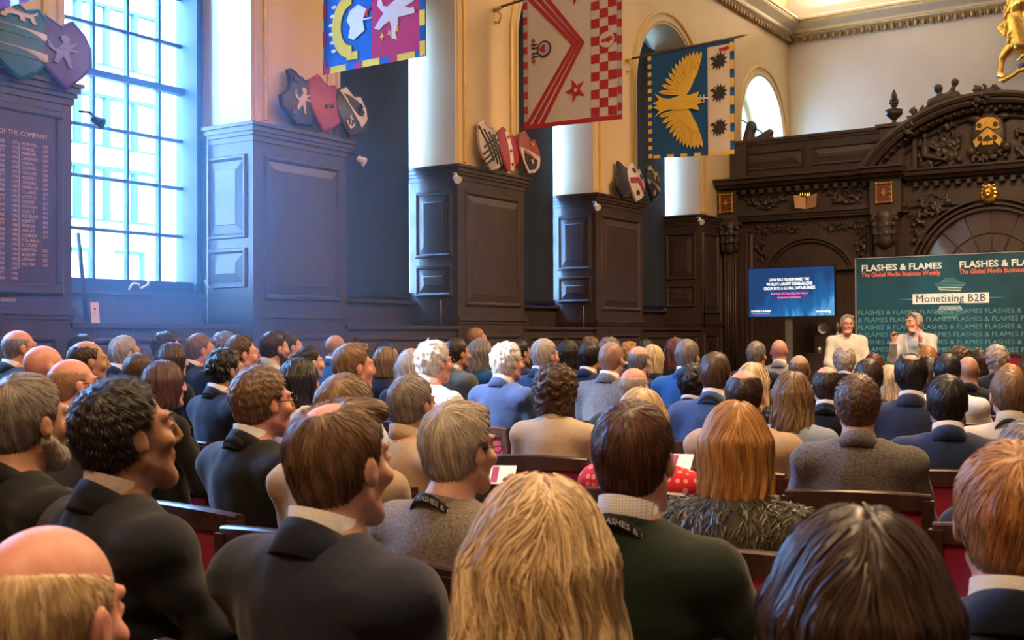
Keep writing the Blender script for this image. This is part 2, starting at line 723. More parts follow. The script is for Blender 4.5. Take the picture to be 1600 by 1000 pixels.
def jside(J, k, sx):
    p = J.get(k + ('R' if sx > 0 else 'L'), J.get(k))
    return None if p is None else (sx * p[0], p[1], p[2])


def hand_ops(F, wr, fwd, side, k=.006):
    """palm, four fingers bent at the knuckles and a thumb from the side of the palm; side = direction to the thumb"""
    wr, f, t = np.array(wr), np.array(fwd) / np.linalg.norm(fwd), np.array(side) / np.linalg.norm(side)
    nrm = np.cross(f, t)
    nrm = nrm if nrm[2] < 0 else -nrm
    pc = wr + f * .05
    F.cap(wr + f * .015, pc, .022, .026, .012)
    for i, (o, L) in enumerate(((.028, .072), (.010, .080), (-.009, .075), (-.027, .058))):
        a = wr + f * (.075 - abs(o) * .25) + t * o
        F.cap(wr + f * .03 + t * o * .7, a, .013, .0105, .008)
        b = a + f * L * .45 + nrm * .010
        c = b + f * L * .25 + nrm * L * .34
        d = c - f * L * .04 + nrm * L * .25
        F.cap(a, b, .0095, .0088, k)
        F.cap(b, c, .0088, .008, .003)
        F.cap(c, d, .008, .007, .003)
    a = wr + f * .022 + t * .026
    b = a + f * .028 + t * .022 + nrm * .008
    c = b + f * .030 + t * .004 + nrm * .008
    F.cap(a, b, .013, .011, .01)
    F.cap(b, c, .0105, .0085, .004)


def torso_ops(F, fem, infl, arm_infl, J, arms=True, legs=False):
    w = .90 if fem else 1.0
    F.ell((0, .01, .53), (.175, .135, .11), .05, infl=infl)
    F.ell((0, -.015, .70), (.150 * w, .112, .15), .06, infl=infl)
    F.ell((0, -.035, .88), (.165 * w, .112, .16), .06, infl=infl)
    if fem:
        for sx in (-1, 1):
            F.ell((sx * .07, .06, .86), (.065, .06, .065), .04, infl=infl)
    for sx in (-1, 1):
        F.cap((sx * .03, -.055, .970), (sx * J['sh'][0] * w, J['sh'][1], J['sh'][2]), .078, .053, .045, infl=infl * .8)
        F.cap((0, -.052, 1.040), (sx * .120 * w, -.052, .988), .040, .036, .05, infl=infl * .6)
        if arms:
            s_ = (sx * J['sh'][0] * w, J['sh'][1], J['sh'][2])
            e_ = jside(J, 'el', sx)
            w_ = jside(J, 'wr', sx)
            F.cap(s_, e_, .049 * w, .042 * w, .035, infl=arm_infl)
            F.cap(e_, w_, .042 * w, .027 * w, .02, infl=arm_infl)


def leg_ops(F, J, infl=0.0, feet=False):
    for sx in (-1, 1):
        h = (sx * .095, .02, .515)
        k_ = (sx * J['kn'][0], J['kn'][1], J['kn'][2])
        a_ = (sx * J['an'][0], J['an'][1], J['an'][2])
        F.cap(h, k_, .085, .058, .03, infl=infl)
        F.cap(k_, a_, .056, .037, .02, infl=infl)
        if feet:
            F.cap((a_[0], a_[1] - .02, .045), (a_[0] * 1.1, a_[1] + .15, .035), .04, .032, .02)


def body_field(fem, J, fine=.0045, coarse=.013):
    up = 'wrR' in J
    xs = spaced(-.36, .36, fine, coarse, [(-.10, .10)] if not up else [(-.27, .27)])
    ys = spaced(-.22, .70, fine, coarse, [(-.135, .135), (.27, .39)] if not up else [(-.135, .40)])
    zs = spaced(-.02, 1.37, fine, coarse, [(.62, .70), (1.06, 1.40)] if not up else [(.62, .72), (.93, 1.40)])
    F = Field(xs, ys, zs)
    torso_ops(F, fem, -.004, 0, J)
    leg_ops(F, J, 0, True)
    head_ops(F, fem)
    for sx in (-1, 1):
        w_, e_ = np.array(jside(J, 'wr', sx)), np.array(jside(J, 'el', sx))
        f = (w_ - e_)
        f[2] = -.02
        f[0] *= .55
        hf = jside(J, 'hf', sx)
        if hf is not None:
            hand_ops(F, w_, hf, (-sx, .1, .0) if hf[2] < .5 else (-sx * .3, -1, .1))
        else:
            hand_ops(F, w_, f, (-sx, .3, .15))
    return F


def jacket_field(fem, J, kind, res=.009):
    F = Field(np.arange(-.36, .36, res), np.arange(-.22, .42, res), np.arange(.44, 1.16, res))
    infl = {'suit': .018, 'shirt': .009, 'jumper': .014, 'fur': .022, 'open': .018, 'inner': .008}[kind]
    torso_ops(F, fem, infl, infl * .85, J)
    X, Y, Z = F.grid((slice(None),) * 3)
    amp = {'suit': .0052, 'shirt': .006, 'jumper': .003, 'fur': .004, 'open': .0035, 'inner': .002}[kind]
    # folds: diagonal drape at the back and across the sleeves
    F.D += (amp * vnoise(X, Y, Z * 1.6, 26, 3) + amp * .7 * vnoise(X * 1.4, Y, Z * .7 + X * .8, 44, 5)).astype(np.float32)
    # centre back seam and shoulder seams
    if kind == 'suit':
        F.D += (.003 * np.exp(-(X / .006) ** 2) * (Y < 0)).astype(np.float32)
    # neck opening, higher at the back than at the front
    F.cap((0, -.045, 1.055), (0, -.035, 1.25), .058 if not fem else .052, .085, .008, -1)
    F.cap((0, .03, 1.02), (0, .10, 1.12), .03, .06, .01, -1)
    if kind == 'open':
        wed = np.maximum(np.abs(X) - np.clip(Z - .66, 0, 1) * .24 - .004, -(Y - .02)) + 0 * Z
        F.D = np.maximum(F.D, -wed).astype(np.float32)
    # hem and cuffs
    F.D = np.maximum(F.D, (.47 - Z).astype(np.float32))
    for sx in (-1, 1):
        w_ = jside(J, 'wr', sx)
        hf = jside(J, 'hf', sx) or (-.3 * sx, 1, 0)
        q = [w_[k] + .10 * hf[k] / math.sqrt(sum(h * h for h in hf)) for k in range(3)]
        F.cap([w_[k] + (q[k] - w_[k]) * .25 for k in range(3)], q, .042, .06, .004, -1)
    return F


def ring_strip(rows, n=40, a0=0, a1=2 * pi):
    """rows: list of functions angle -> (x, y, z); a band through them, closed when a full turn"""
    full = abs(a1 - a0 - 2 * pi) < 1e-6
    m = n if full else n + 1
    V, Q = [], []
    for fn in rows:
        for k in range(m):
            V.append(fn(a0 + (a1 - a0) * k / n))
    for i in range(len(rows)):
        j = (i + 1) % len(rows)
        for k in range(n):
            k2 = (k + 1) % m
            Q.append((i * m + k, i * m + k2, j * m + k2, j * m + k))
    return np.array(V), np.array(Q)


def collar_mesh(kind, fem):
    """kind: shirt (band peeping out), suit (turned jacket collar), crew (knitted neckline), lanyard"""
    s = .92 if fem else 1.0

    def at(rx, ry, z, drop):
        # angle 0 = back of the neck; drop = how far the front hangs lower
        def fn(a):
            f = (1 - math.cos(a)) / 2
            return (rx * s * math.sin(a), -.048 - ry * s * math.cos(a) + f * .012, z - drop * f)
        return fn
    if kind == 'shirt':
        rows = [at(.066, .066, 1.055, .06), at(.063, .064, 1.128, .05), at(.059, .060, 1.128, .05), at(.060, .060, 1.055, .06)]
    elif kind == 'suit':
        rows = [at(.100, .094, 1.052, .11), at(.084, .080, 1.090, .11), at(.071, .070, 1.110, .10), at(.066, .066, 1.106, .10), at(.066, .066, 1.05, .10)]
    elif kind == 'crew':
        rows = [at(.078, .076, 1.060, .05), at(.073, .070, 1.088, .05), at(.066, .064, 1.088, .05), at(.064, .062, 1.055, .05)]
    elif kind == 'lanyard':
        rows = [at(.096, .092, 1.072, .24), at(.086, .083, 1.092, .24), at(.083, .080, 1.091, .24), at(.092, .088, 1.070, .24)]
    V, Q = ring_strip(rows, 44)
    return V, Q


# ---------- hair
def hair_field(style, res=.005, fem=False, seed=0):
    ext = {'long': (-.18, .18, -.21, .15, -.40, .19), 'shoulder': (-.17, .17, -.19, .15, -.24, .18), 'bob': (-.15, .15, -.16, .15, -.19, .17),
           'curly': (-.18, .18, -.19, .16, -.19, .21), 'beard': (-.10, .10, -.05, .15, -.16, .03)}.get(style, (-.12, .12, -.15, .15, -.15, .19))
    F = Field(np.arange(ext[0], ext[1], res), np.arange(ext[2], ext[3], res), np.arange(ext[4], ext[5], res))
    X, Y, Z = F.grid((slice(None),) * 3)
    w = .95 if fem else 1.0
    ang = np.arctan2(X, -(Y + .02))

    def cut(d, k=.006):
        F.D = (-smin(-F.D, -d.astype(np.float32), k)).astype(np.float32)
    if style in ('short', 'buzz', 'balding', 'ring', 'quiff', 'thin', 'messy', 'side', 'fuzzy'):
        t = {'fuzzy': .015, 'short': .010, 'buzz': .004, 'balding': .008, 'ring': .005, 'quiff': .010, 'thin': .009, 'messy': .016, 'side': .013}[style]
        F.ell((0, -.022, .030), (.075 * w + t, .097 * w + t, .090 + t * 1.25), .01)
        F.ell((0, -.054, -.030), (.056 * w + t * .3, .045 + t * .5, .058), .025)
        if style == 'quiff':
            F.ell((0, .052, .100), (.056, .044, .027), .02)
        if style == 'side':
            F.ell((-.012, .038, .101), (.064, .058, .024), .025)
        if style == 'fuzzy':
            F.D += (.0035 * vnoise(X, Y, Z, 190, seed) + .002 * vnoise(X, Y, Z, 330, seed + 1)).astype(np.float32)
        elif style == 'messy':
            F.D += (.007 * vnoise(X, Y, Z, 95, seed) + .005 * vnoise(X, Y, Z, 170, seed + 1)).astype(np.float32)
        else:
            F.D += (.0022 * vnoise(X, Y, Z, 80, seed) + .0012 * np.sin(ang * 40 + 60 * Z)).astype(np.float32)
        # hair line: forehead, temples, sideburn, nape
        fr = .072 - np.clip((.105 - Z), 0, 1) * .75
        fr = np.where(Z < .045, .027 + (Z - .045) * .16, fr)
        fr = np.minimum(fr, .085) + .012 * np.cos(np.clip(X / .05, -1, 1) * pi / 2)
        cut(Y - fr)
        cut(-(Z + .078) + .10 * (Y + .10) + 0 * X)
        for sx in (-1, 1):
            F.ell((sx * .090 * w, .004, -.020), (.036, .031, .048), .008, -1)
        cut((Y + .012) - .25 * (Z + .075) - .02)
        if style in ('balding', 'ring'):
            F.D += (.0045 * np.clip((Z - .02) / .05, 0, 1) * (vnoise(X, Y, Z * .4, 120, seed) + 1.0)).astype(np.float32)
            F.ell((0, -.004 if style == 'balding' else .0, .150), (.074, .116, .094) if style == 'balding' else (.10, .15, .115), .012, -1)
        if style == 'thin':
            F.ell((.0, -.066, .138), (.050, .058, .042), .012, -1)
            F.ell((0, .052, .100), (.058, .042, .026), .02)
    elif style == 'bob' or style == 'shoulder' or style == 'long':
        low = {'bob': -.125, 'shoulder': -.185, 'long': -.335}[style]
        g = .010 if style == 'bob' else .016
        F.ell((0, -.020, .034), (.082 * w + g, .102 * w + g, .094 + g), .02)

        def bell(x, y, z):
            tt = np.clip((.03 - z) / (.03 - low), 0, 1)
            rx_ = (.078 + g) + (.024 if style != 'long' else .060) * tt - .012 * tt * tt
            ry_ = (.086 + g) - .006 * tt
            cy = -.026 - (.012 if style == 'bob' else .035 if style == 'shoulder' else .062) * tt
            d = (np.sqrt((x / rx_) ** 2 + ((y - cy) / ry_) ** 2) - 1) * .09
            return np.maximum(d, np.maximum(z - .02, low - z))
        F.op(bell, (-.17, -.2, low), (.17, .12, .02), .05)
        amp = .0035 if style == 'bob' else .006 if style == 'shoulder' else .009
        tt = np.clip((.10 - Z) / .2, 0, 1)
        F.D += (amp * tt * (np.sin(ang * 15 + 2.5 * np.sin(Z * 24 + seed)) + .6 * np.sin(ang * 29 + 3 * np.sin(Z * 33)))).astype(np.float32)
        # part line on the crown, face opening and the hollow for the neck in front
        F.D += (.006 * np.exp(-((X - .012) / .006) ** 2) * (Z > .09)).astype(np.float32)
        F.ell((0, .125, -.045), (.066, .095, .135), .02, -1)
        F.cap((0, .03, -.13), (0, .06, -.45), .06, .11, .02, -1)
    elif style == 'curly':
        F.ell((0, -.025, .035), (.112, .125, .118), .02)
        F.ell((0, -.045, -.060), (.098, .085, .085), .03)
        F.D += (.010 * vnoise(X, Y, Z, 110, seed) + .006 * vnoise(X, Y, Z, 210, seed + 2)).astype(np.float32)
        F.ell((0, .130, -.04), (.062, .085, .12), .015, -1)
    elif style == 'updo':
        F.ell((0, -.022, .032), (.080 * w, .103 * w, .096), .01)
        F.ell((0, -.060, -.03), (.064, .052, .065), .02)
        F.ell((0, -.125, .045), (.036, .030, .034), .012)
        F.D += (.002 * np.sin(ang * 34 + 30 * Z)).astype(np.float32)
        fr = .075 - np.clip((.105 - Z), 0, 1) * .7
        fr = np.where(Z < .045, .020 + (Z - .045) * .1, fr)
        cut(Y - np.minimum(fr, .085))
        cut(-(Z + .075))
        for sx in (-1, 1):
            F.ell((sx * .088 * w, .004, -.020), (.028, .024, .040), .008, -1)
    elif style == 'beard':
        F.cap((-.030, .047, -.094), (.030, .047, -.094), .031, .031, .02)
        F.ell((0, .072, -.100), (.028, .024, .024), .02)
        F.ell((0, .082, -.052), (.028, .015, .010), .01)
        for sx in (-1, 1):
            F.cap((sx * .060, .004, -.045), (sx * .034, .057, -.090), .021, .023, .02)
        F.D += (.0018 * vnoise(X, Y, Z, 220, 3)).astype(np.float32)
        F.ell((0, .104, -.062), (.022, .014, .007), .004, -1)
    return F


def strands(F, V, N, style, n, width, steps, steplen, lift, rng, wave=0.0):
    """ribbons that follow the hair surface, as (verts, quads, rnd)"""
    sel = rng.choice(len(V), n, replace=len(V) < n)
    P = V[sel] + rng.normal(0, .002, (n, 3))
    ph = rng.uniform(0, 6.28, n)
    rnd = np.clip(rng.normal(.5, .24, n), 0, 1)
    clump = .5 + .5 * np.sin(np.arctan2(P[:, 0], -(P[:, 1] + .02)) * 19 + 2 * np.sin(P[:, 2] * 30))
    rnd = np.clip(.45 * rnd + .62 * clump - .05, 0, 1)
    li = lift * rng.uniform(.25, 1.0, n)
    rows_l, rows_r = [], []
    side_prev = None
    for i in range(steps + 1):
        val, g = F.sample(P)
        nn = g / (np.linalg.norm(g, axis=1)[:, None] + 1e-6)
        target = li * (1 if style not in ('short', 'messy', 'curly', 'fur', 'fuzzy', 'quiff', 'side', 'thin', 'balding', 'ring', 'buzz') else (.3 + .9 * i / steps))
        P = P - nn * np.clip(val - target, -.01, .01)[:, None]
        if style in ('long', 'shoulder', 'bob'):
            top = sstep((P[:, 2] - .02) / .10)
            fl = np.stack([np.tanh((P[:, 0] - .012) / .02) * (1.1 * top + .06), -.55 * top - .02, -1 + .1 * top], 1)
        elif style == 'curly':
            fl = np.stack([np.sin(ph + i * 1.5), np.cos(ph * 1.7 + i * 1.3), -.4 + np.sin(ph * 2.3 + i)], 1)
        elif style == 'beard':
            fl = np.stack([0 * ph, .3 + 0 * ph, -1 + 0 * ph], 1)
        elif style == 'updo':
            fl = np.array((0, -.125, .045)) - P
        elif style == 'fur':
            fl = np.stack([.5 * np.sin(ph), .5 * np.cos(ph), -1 + 0 * ph], 1)
        else:
            W0 = np.array((.015, -.075, .10))
            fl = P - W0
            fl = fl / (np.linalg.norm(fl, axis=1)[:, None] + 1e-6) + np.stack([.25 * np.sin(ph), .25 + 0 * ph, -.35 + .2 * np.cos(ph)], 1)
        t = fl - nn * np.sum(fl * nn, 1)[:, None]
        t /= np.linalg.norm(t, axis=1)[:, None] + 1e-6
        sd = np.cross(nn, t)
        if wave:
            t = t + sd * (wave * np.sin(P[:, 2] * 38 + 1.3 * np.sin(ph * .5) + clump * 2))[:, None]
            t /= np.linalg.norm(t, axis=1)[:, None] + 1e-6
            sd = np.cross(nn, t)
        tilt = (sd + nn * (.45 * np.sin(ph * 3))[:, None])
        wd = width * (.35 + .65 * math.sin(pi * min(1, .12 + .88 * (1 - i / steps)) / 2)) * (0.12 if i == steps else 1)
        rows_l.append(P + tilt * wd / 2)
        rows_r.append(P - tilt * wd / 2)
        go = steplen * (.7 + .6 * rnd)
        if style in ('long', 'shoulder', 'bob'):
            lw = {'long': -.335, 'shoulder': -.185, 'bob': -.125}[style] + .016
            go = np.where(P[:, 2] + t[:, 2] * go < lw - .02 * rnd, .0015, go)
            li = np.where(P[:, 2] < lw + .02, np.minimum(li, .001), li)
        P = P + t * go[:, None]
    m = steps + 1
    VV = np.stack(rows_l + rows_r, 1)  # n, 2m, 3
    base = (np.arange(n) * 2 * m)[:, None]
    Q = np.concatenate([base + np.array((i, i + 1, m + i + 1, m + i))[None] for i in range(steps)])
    return VV.reshape(-1, 3), Q, np.repeat(rnd, 2 * m)


def vnormals(V, Q):
    n = np.cross(V[Q[:, 2]] - V[Q[:, 0]], V[Q[:, 3]] - V[Q[:, 1]])
    N = np.zeros_like(V)
    for k in range(4):
        np.add.at(N, Q[:, k], n)
    return N / (np.linalg.norm(N, axis=1)[:, None] + 1e-9)


HAIR_CACHE = {}


def hair_mesh(style, lod, fem=False, seed=0):
    key = (style, lod, fem, seed)
    if key in HAIR_CACHE:
        return HAIR_CACHE[key]
    rng = np.random.default_rng(100 + seed)
    F = hair_field(style, (.0052, .0066, .0085)[lod], fem, seed)
    V, Q = F.nets()
    N = None
    a0 = np.clip(.32 + .12 * vnoise(V[:, 0], V[:, 1], V[:, 2] * .3, 160), 0, 1)
    cfg = {'short': (3.0, 5, .008, .004), 'quiff': (3.0, 5, .009, .005), 'side': (3.0, 6, .010, .005), 'messy': (3.0, 5, .008, .012), 'buzz': (2.2, 3, .004, .0025), 'fuzzy': (2.4, 4, .005, .008),
           'balding': (2.6, 4, .007, .003), 'ring': (2.2, 4, .006, .002), 'thin': (2.6, 5, .008, .004), 'bob': (3.2, 9, .014, .004), 'shoulder': (3.4, 11, .016, .006),
           'long': (3.2, 15, .020, .005), 'curly': (3.2, 7, .008, .014), 'updo': (2.6, 6, .011, .003), 'beard': (2.0, 4, .006, .004)}[style]
    n = {'long': 7400, 'shoulder': 4600, 'bob': 4600, 'curly': 3800, 'ring': 2200, 'beard': 1400, 'buzz': 2600}.get(style, 3300)
    n = (n, int(n * .34), {'curly': 700}.get(style, 520))[lod]
    wdt = cfg[0] * .001 * (.62, .95, 1.55)[lod]
    st = (cfg[1], max(3, int(cfg[1] * .7)), max(3, cfg[1] // 2))[lod]
    sl = cfg[2] * cfg[1] / st
    S, SQ, sr = strands(F, V, N, style, n, wdt, st, sl, cfg[3], rng, 0.42 if style == 'long' else .15 if style == 'shoulder' else 0)
    me = np_mesh('hair', np.concatenate([V, S]), np.concatenate([Q, SQ + len(V)]), np.concatenate([a0, sr]))
    HAIR_CACHE[key] = me
    return me


# ---------- deforming the templates
def sstep(x):
    x = np.clip(x, 0, 1)
    return x * x * (3 - 2 * x)


def deform(V, stretch, yaw, pitch, lean=0.0):
    V = np.array(V, float)
    w = sstep((V[:, 2] - 1.055) / .075) * (np.abs(V[:, 0]) < .13)
    if True:
        q = (V - NECKP) * (1 - (1 - HS) * w)[:, None]
        ay, ap = -yaw * w, pitch * w
        y1 = q[:, 1] * np.cos(ap) - q[:, 2] * np.sin(ap)
        z1 = q[:, 1] * np.sin(ap) + q[:, 2] * np.cos(ap)
        x2 = q[:, 0] * np.cos(ay) - y1 * np.sin(ay)
        y2 = q[:, 0] * np.sin(ay) + y1 * np.cos(ay)
        V = np.stack([x2, y2, z1], 1) + NECKP
    V[:, 2] += stretch * sstep((V[:, 2] - .56) / .42)
    return V


def head_matrix(stretch, yaw, pitch):
    return (Matrix.Translation(Vector(NECKP) + Vector((0, 0, stretch))) @ Matrix.Rotation(-yaw, 4, 'Z') @ Matrix.Rotation(pitch, 4, 'X') @ Matrix.Scale(HS, 4)
            @ Matrix.Translation(Vector(HEADC - NECKP)))


TPL = {}


def template(kind, fem, lod, pose='lap'):
    key = (kind, fem, lod, pose)
    if key not in TPL:
        J = joints(pose)
        if kind == 'body':
            F = body_field(fem, J, *((.0064, .024), (.0088, .030), (.0115, .038))[lod])
        elif kind == 'trousers':
            r = (.018, .024, .032)[lod]
            F = Field(np.arange(-.27, .27, r), np.arange(-.20, .56, r), np.arange(.05, .66, r))
            F.ell((0, .01, .53), (.175, .135, .11), .05, infl=.012)
            leg_ops(F, J, .014)
            F.D = np.maximum(F.D, (.09 - F.grid((slice(None),) * 3)[2]).astype(np.float32))
        else:
            F = jacket_field(fem, J, kind, (.0115, .016, .021)[lod])
        TPL[key] = F.nets() + (F,)
    return TPL[key]


MESHES = {}


def part_mesh(kind, fem, lod, stretch, yaw=0.0, pitch=0.0, pose='lap'):
    key = (kind, fem, lod, round(stretch, 3), round(yaw, 3), round(pitch, 3), pose)
    if key not in MESHES:
        if kind.startswith('collar:'):
            V, Q = collar_mesh(kind[7:], fem)
        else:
            V, Q = template(kind, fem, lod, pose)[:2]
        MESHES[key] = np_mesh(kind.replace('collar:', '') + '_mesh', deform(V, stretch, yaw, pitch), Q)
    return MESHES[key]


def glasses_mesh():
    if 'glasses' not in MESHES:
        m = MB()
        for sx in (-1, 1):
            m.tube([(sx * .033 + .023 * math.cos(a), .101 - .004 * abs(math.cos(a)), .008 + .018 * math.sin(a)) for a in [2 * pi * k / 18 for k in range(18)]], .0017, 6, True)
            m.tube([(sx * .056, .099, .012), (sx * .071, .085, .014), (sx * .078, .03, .012), (sx * .079, -.005, .010), (sx * .078, -.022, -.006)], .0018, 6)
        m.tube([(-.010, .104, .012), (0, .108, .014), (.010, .104, .012)], .0016, 6)
        MESHES['glasses'] = m.mesh('glasses', True)
    return MESHES['glasses']


def face_meshes():
    if 'eyeL' not in MESHES:
        for sx, q in ((-1, 'L'), (1, 'R')):
            MESHES['eye' + q] = MB().ball((sx * .032, .0805, .011), (.0112, .0112, .0062), 10, 6).mesh('eye', True)
            MESHES['brow' + q] = MB().tube([(sx * .012, .0955, .032), (sx * .030, .0905, .038), (sx * .046, .076, .034)], [.0025, .0032, .0018], 6).mesh('eyebrow', True)
    return [('eye', MESHES['eyeL']), ('eye', MESHES['eyeR']), ('eyebrow', MESHES['browL']), ('eyebrow', MESHES['browR'])]


# ------------------------------------------------------------------ the hall
def plaster(name, c, c2):
    m, nt, b = _nt(name)
    n = _noise(nt, 1.1, 4)
    r = _ramp(nt, n.outputs['Fac'], c, c2, .3, .7)
    nt.links.new(r.outputs[0], b.inputs['Base Color'])
    b.inputs['Roughness'].default_value = .75
    n2 = _noise(nt, 60, 4)
    _bump(nt, b, n2.outputs['Fac'], .08, .004)
    return m


PLASTER = plaster('cream_plaster', (.66, .46, .235), (.74, .54, .30))
PLASTER_W = plaster('pale_plaster', (.72, .60, .47), (.78, .67, .54))
WHITE = plain('white_paint', (.80, .78, .74), .6, var=.04)
GILT_LINE = plain('gilded_moulding', (.62, .40, .12), .45, .2)
OAK = wood('dark_oak', (.062, .040, .034), 'z')
OAK_H = wood('dark_oak_rail', (.066, .043, .036), 'y')
OAK_X = wood('dark_oak_beam', (.066, .047, .038), 'x')
OAK_C = wood('carved_oak', (.050, .036, .030), 'x', .45)
GOLD = plain('gold_leaf', (.80, .48, .10), .28, .85, .25, 30, .3)
DARKM = plain('black_metal', (.02, .02, .022), .45, .3)
FRAME_B = plain('glare_blue_window_frame', (.006, .022, .060), .5, var=.06)  # blue of the window glare put into the frame colour

WX = -7.52            # plaster face of the side wall
WB = -8.30            # window plane
YE = 21.0             # end wall
ZC = 6.87             # underside of the cornice
BAYS = [(2.05, 3.94), (5.36, 7.25), (8.43, 10.32), (11.62, 13.44), (14.74, 16.90), (18.66, 20.68)]
SPR = 5.0             # springing height of the arches

# side wall: face with arched recesses, one mesh
m = MB()
edge = [-4.0] + [y for b_ in BAYS for y in b_] + [YE]
for i in range(0, len(edge), 2):
    m.add([(WX, edge[i], 0), (WX, edge[i + 1], 0), (WX, edge[i + 1], 7.9), (WX, edge[i], 7.9)], [(0, 1, 2, 3)])
for y0, y1 in BAYS:
    c, r = (y0 + y1) / 2, (y1 - y0) / 2
    n = 28
    sill = 0.0 if y0 < 18 else 4.15
    arc = [(c - r * math.cos(pi * k / n), SPR + r * math.sin(pi * k / n)) for k in range(n + 1)]
    v = [(WX, a, z) for a, z in arc] + [(WX, a, 7.9) for a, z in arc] + [(WB - .12, a, z) for a, z in arc]
    f = []
    for k in range(n):
        f.append((k, k + 1, n + 1 + k + 1, n + 1 + k))
        f.append((k, k + 1, 2 * (n + 1) + k + 1, 2 * (n + 1) + k))
    m.add(v, f)
    for y in (y0, y1):
        m.add([(WX, y, sill), (WB - .12, y, sill), (WB - .12, y, SPR), (WX, y, SPR)], [(0, 1, 2, 3)])
    if sill:
        m.add([(WX, y0, 0), (WX, y1, 0), (WX, y1, sill), (WX, y0, sill)], [(0, 1, 2, 3)])
        m.add([(WX, y0, sill), (WX, y1, sill), (WB - .12, y1, sill), (WB - .12, y0, sill)], [(0, 1, 2, 3)])
wall_left = m.build('wall_left', PLASTER, kind='structure')
# masonry behind the recesses (keeps daylight out except through the windows)
m = MB()
Yp = -4.0
for y0, y1 in BAYS:
    m.box(WB - .45, WB - .12, Yp, y0 + .001, 0, 8.2)
    m.box(WB - .45, WB - .12, y0, y1, 0, 1.80 if y0 < 18 else 4.15)
    m.box(WB - .45, WB - .12, y0, y1, 6.0, 8.2)
    Yp = y1 - .001
m.box(WB - .45, WB - .12, Yp, YE + .3, 0, 8.2)
m.build('wall_left_masonry', PLASTER_W, kind='structure')
# slim gilded moulding that frames each arch
prof = [(-.030, 0), (-.022, .022), (0, .032), (.022, .022), (.030, 0), (.018, -.004), (-.018, -.004)]
for y0, y1 in BAYS:
    for off, sc in ((.17, 1.0), (.05, .6)):
        c, r = (y0 + y1) / 2, (y1 - y0) / 2 + off
        path = [((WX, c - r, z), (0, 1, 0), (1, 0, 0)) for z in (3.35 if y0 < 18 else 4.3, SPR)]
        path += [((WX, c - r * math.cos(a), SPR + r * math.sin(a)), (0, math.cos(a), -math.sin(a)), (1, 0, 0)) for a in [pi * k / 28 for k in range(1, 28)]]
        path += [((WX, c + r, z), (0, -1, 0), (1, 0, 0)) for z in (SPR, 3.35 if y0 < 18 else 4.3)]
        MB().sweep([(a * sc, b_ * sc) for a, b_ in prof], path).build('arch_moulding', GILT_LINE if off > .1 else PLASTER, wall_left, smooth=rad(40))

# end wall, right wall, rear wall, floor, ceiling
MB().box(WX - .4, 5.0, YE, YE + .3, 0, 8.2).build('wall_end', PLASTER_W, kind='structure')
MB().box(5.0, 5.3, -4.3, YE + .3, 0, 8.2).build('wall_right', PLASTER, kind='structure')
MB().box(WX - .4, 5.0, -4.3, -4.0, 0, 8.2).build('wall_back', PLASTER, kind='structure')
MB().box(4.9, 5.0, -4.0, YE, 0, 3.3).build('trim_21', OAK, kind='structure')  # unseen dark panelling, like the next, added to cut bounced light
MB().box(WX, 5.0, -4.0, -3.9, 0, 3.3).build('trim_22', OAK, kind='structure')
FLOOR = wood('floor_boards', (.06, .032, .02), 'y', .35)
fl = MB().box(WX - .4, 5.0, -4.0, YE, -.10, -.02).build('floor', plain('floor_joints', (.02, .012, .01), .8), kind='structure')
plank_me = MB().bbox(-.118, .118, -12.5, 12.5, -.02, 0, .003).mesh('plank')
k = 0
x = -7.4
while x < 4.95:
    o = link('plank', plank_me, FLOOR, fl, False)
    o.location = (x, 8.5, 0)
    x += .24
MB().box(WX - .9, 5.3, -4.3, YE + .3, 8.1, 8.3).build('ceiling', WHITE, kind='structure')

# coved cornice along the side wall and the end wall: profile (out from wall, up)
CREAM = plain('cornice_cream', (.66, .52, .33), .55, var=.06)
cp = [(0, 0), (.05, .0), (.06, .05), (.10, .10), (.13, .10), (.13, .15), (.20, .20), (.28, .24), (.28, .28), (.33, .29), (.33, .33), (.26, .36), (0, .36)]
for nm, path in (('trim_1', [((WX, y, ZC + .06), (1, 0, 0), (0, 0, 1)) for y in (-4.0, YE)]), ('trim_2', [((x, YE, ZC + .06), (0, -1, 0), (0, 0, 1)) for x in (WX, 5.0)])):
    t = MB().sweep(cp, path).build(nm, CREAM, kind='structure', smooth=rad(25))
    along = Vector((0, 1, 0)) if nm == 'trim_1' else Vector((1, 0, 0))
    outw = Vector((1, 0, 0)) if nm == 'trim_1' else Vector((0, -1, 0))
    o0 = Vector((WX, 8.0, ZC)) if nm == 'trim_1' else Vector((WX, YE, ZC))
    g = MB()
    L = (YE - 8.0) if nm == 'trim_1' else 8.0
    n = int(L / .135)
    for k in range(n):
        p = o0 + along * (k + .5) * .135 + outw * .055 + Vector((0, 0, .055))
        g.ball(p, (.048, .048, .062), 8, 5)
        q = p + along * .0675
        g.ball(q + outw * .01, (.014, .014, .06), 6, 4)
    tag(g.build('egg_moulding', plain('aged_gilding', (.34, .20, .07), .5, .25, .3, 40), t, smooth=True), kind='stuff')
    for zz, r_ in ((.335, .022), (.14, .012)):
        a = o0 + outw * (.13 if zz < .2 else .28) + Vector((0, 0, zz))
        MB().tube([a, a + along * L], r_, 8).build('gilded_bead', GILT_LINE, t, smooth=True)
# warm lamps hidden on the cornice ledge that wash the ceiling
for p, q, sx in (((WX + .16, 12, ZC + .46), (WX + .9, 12, 8.1), 16), ((-1.5, YE - .16, ZC + .46), (-1.5, YE - .9, 8.1), 11)):
    o = light('cornice_lamp_strip', 'AREA', p, q, 260, (1.0, .86, .66), size=sx, size_y=.08)

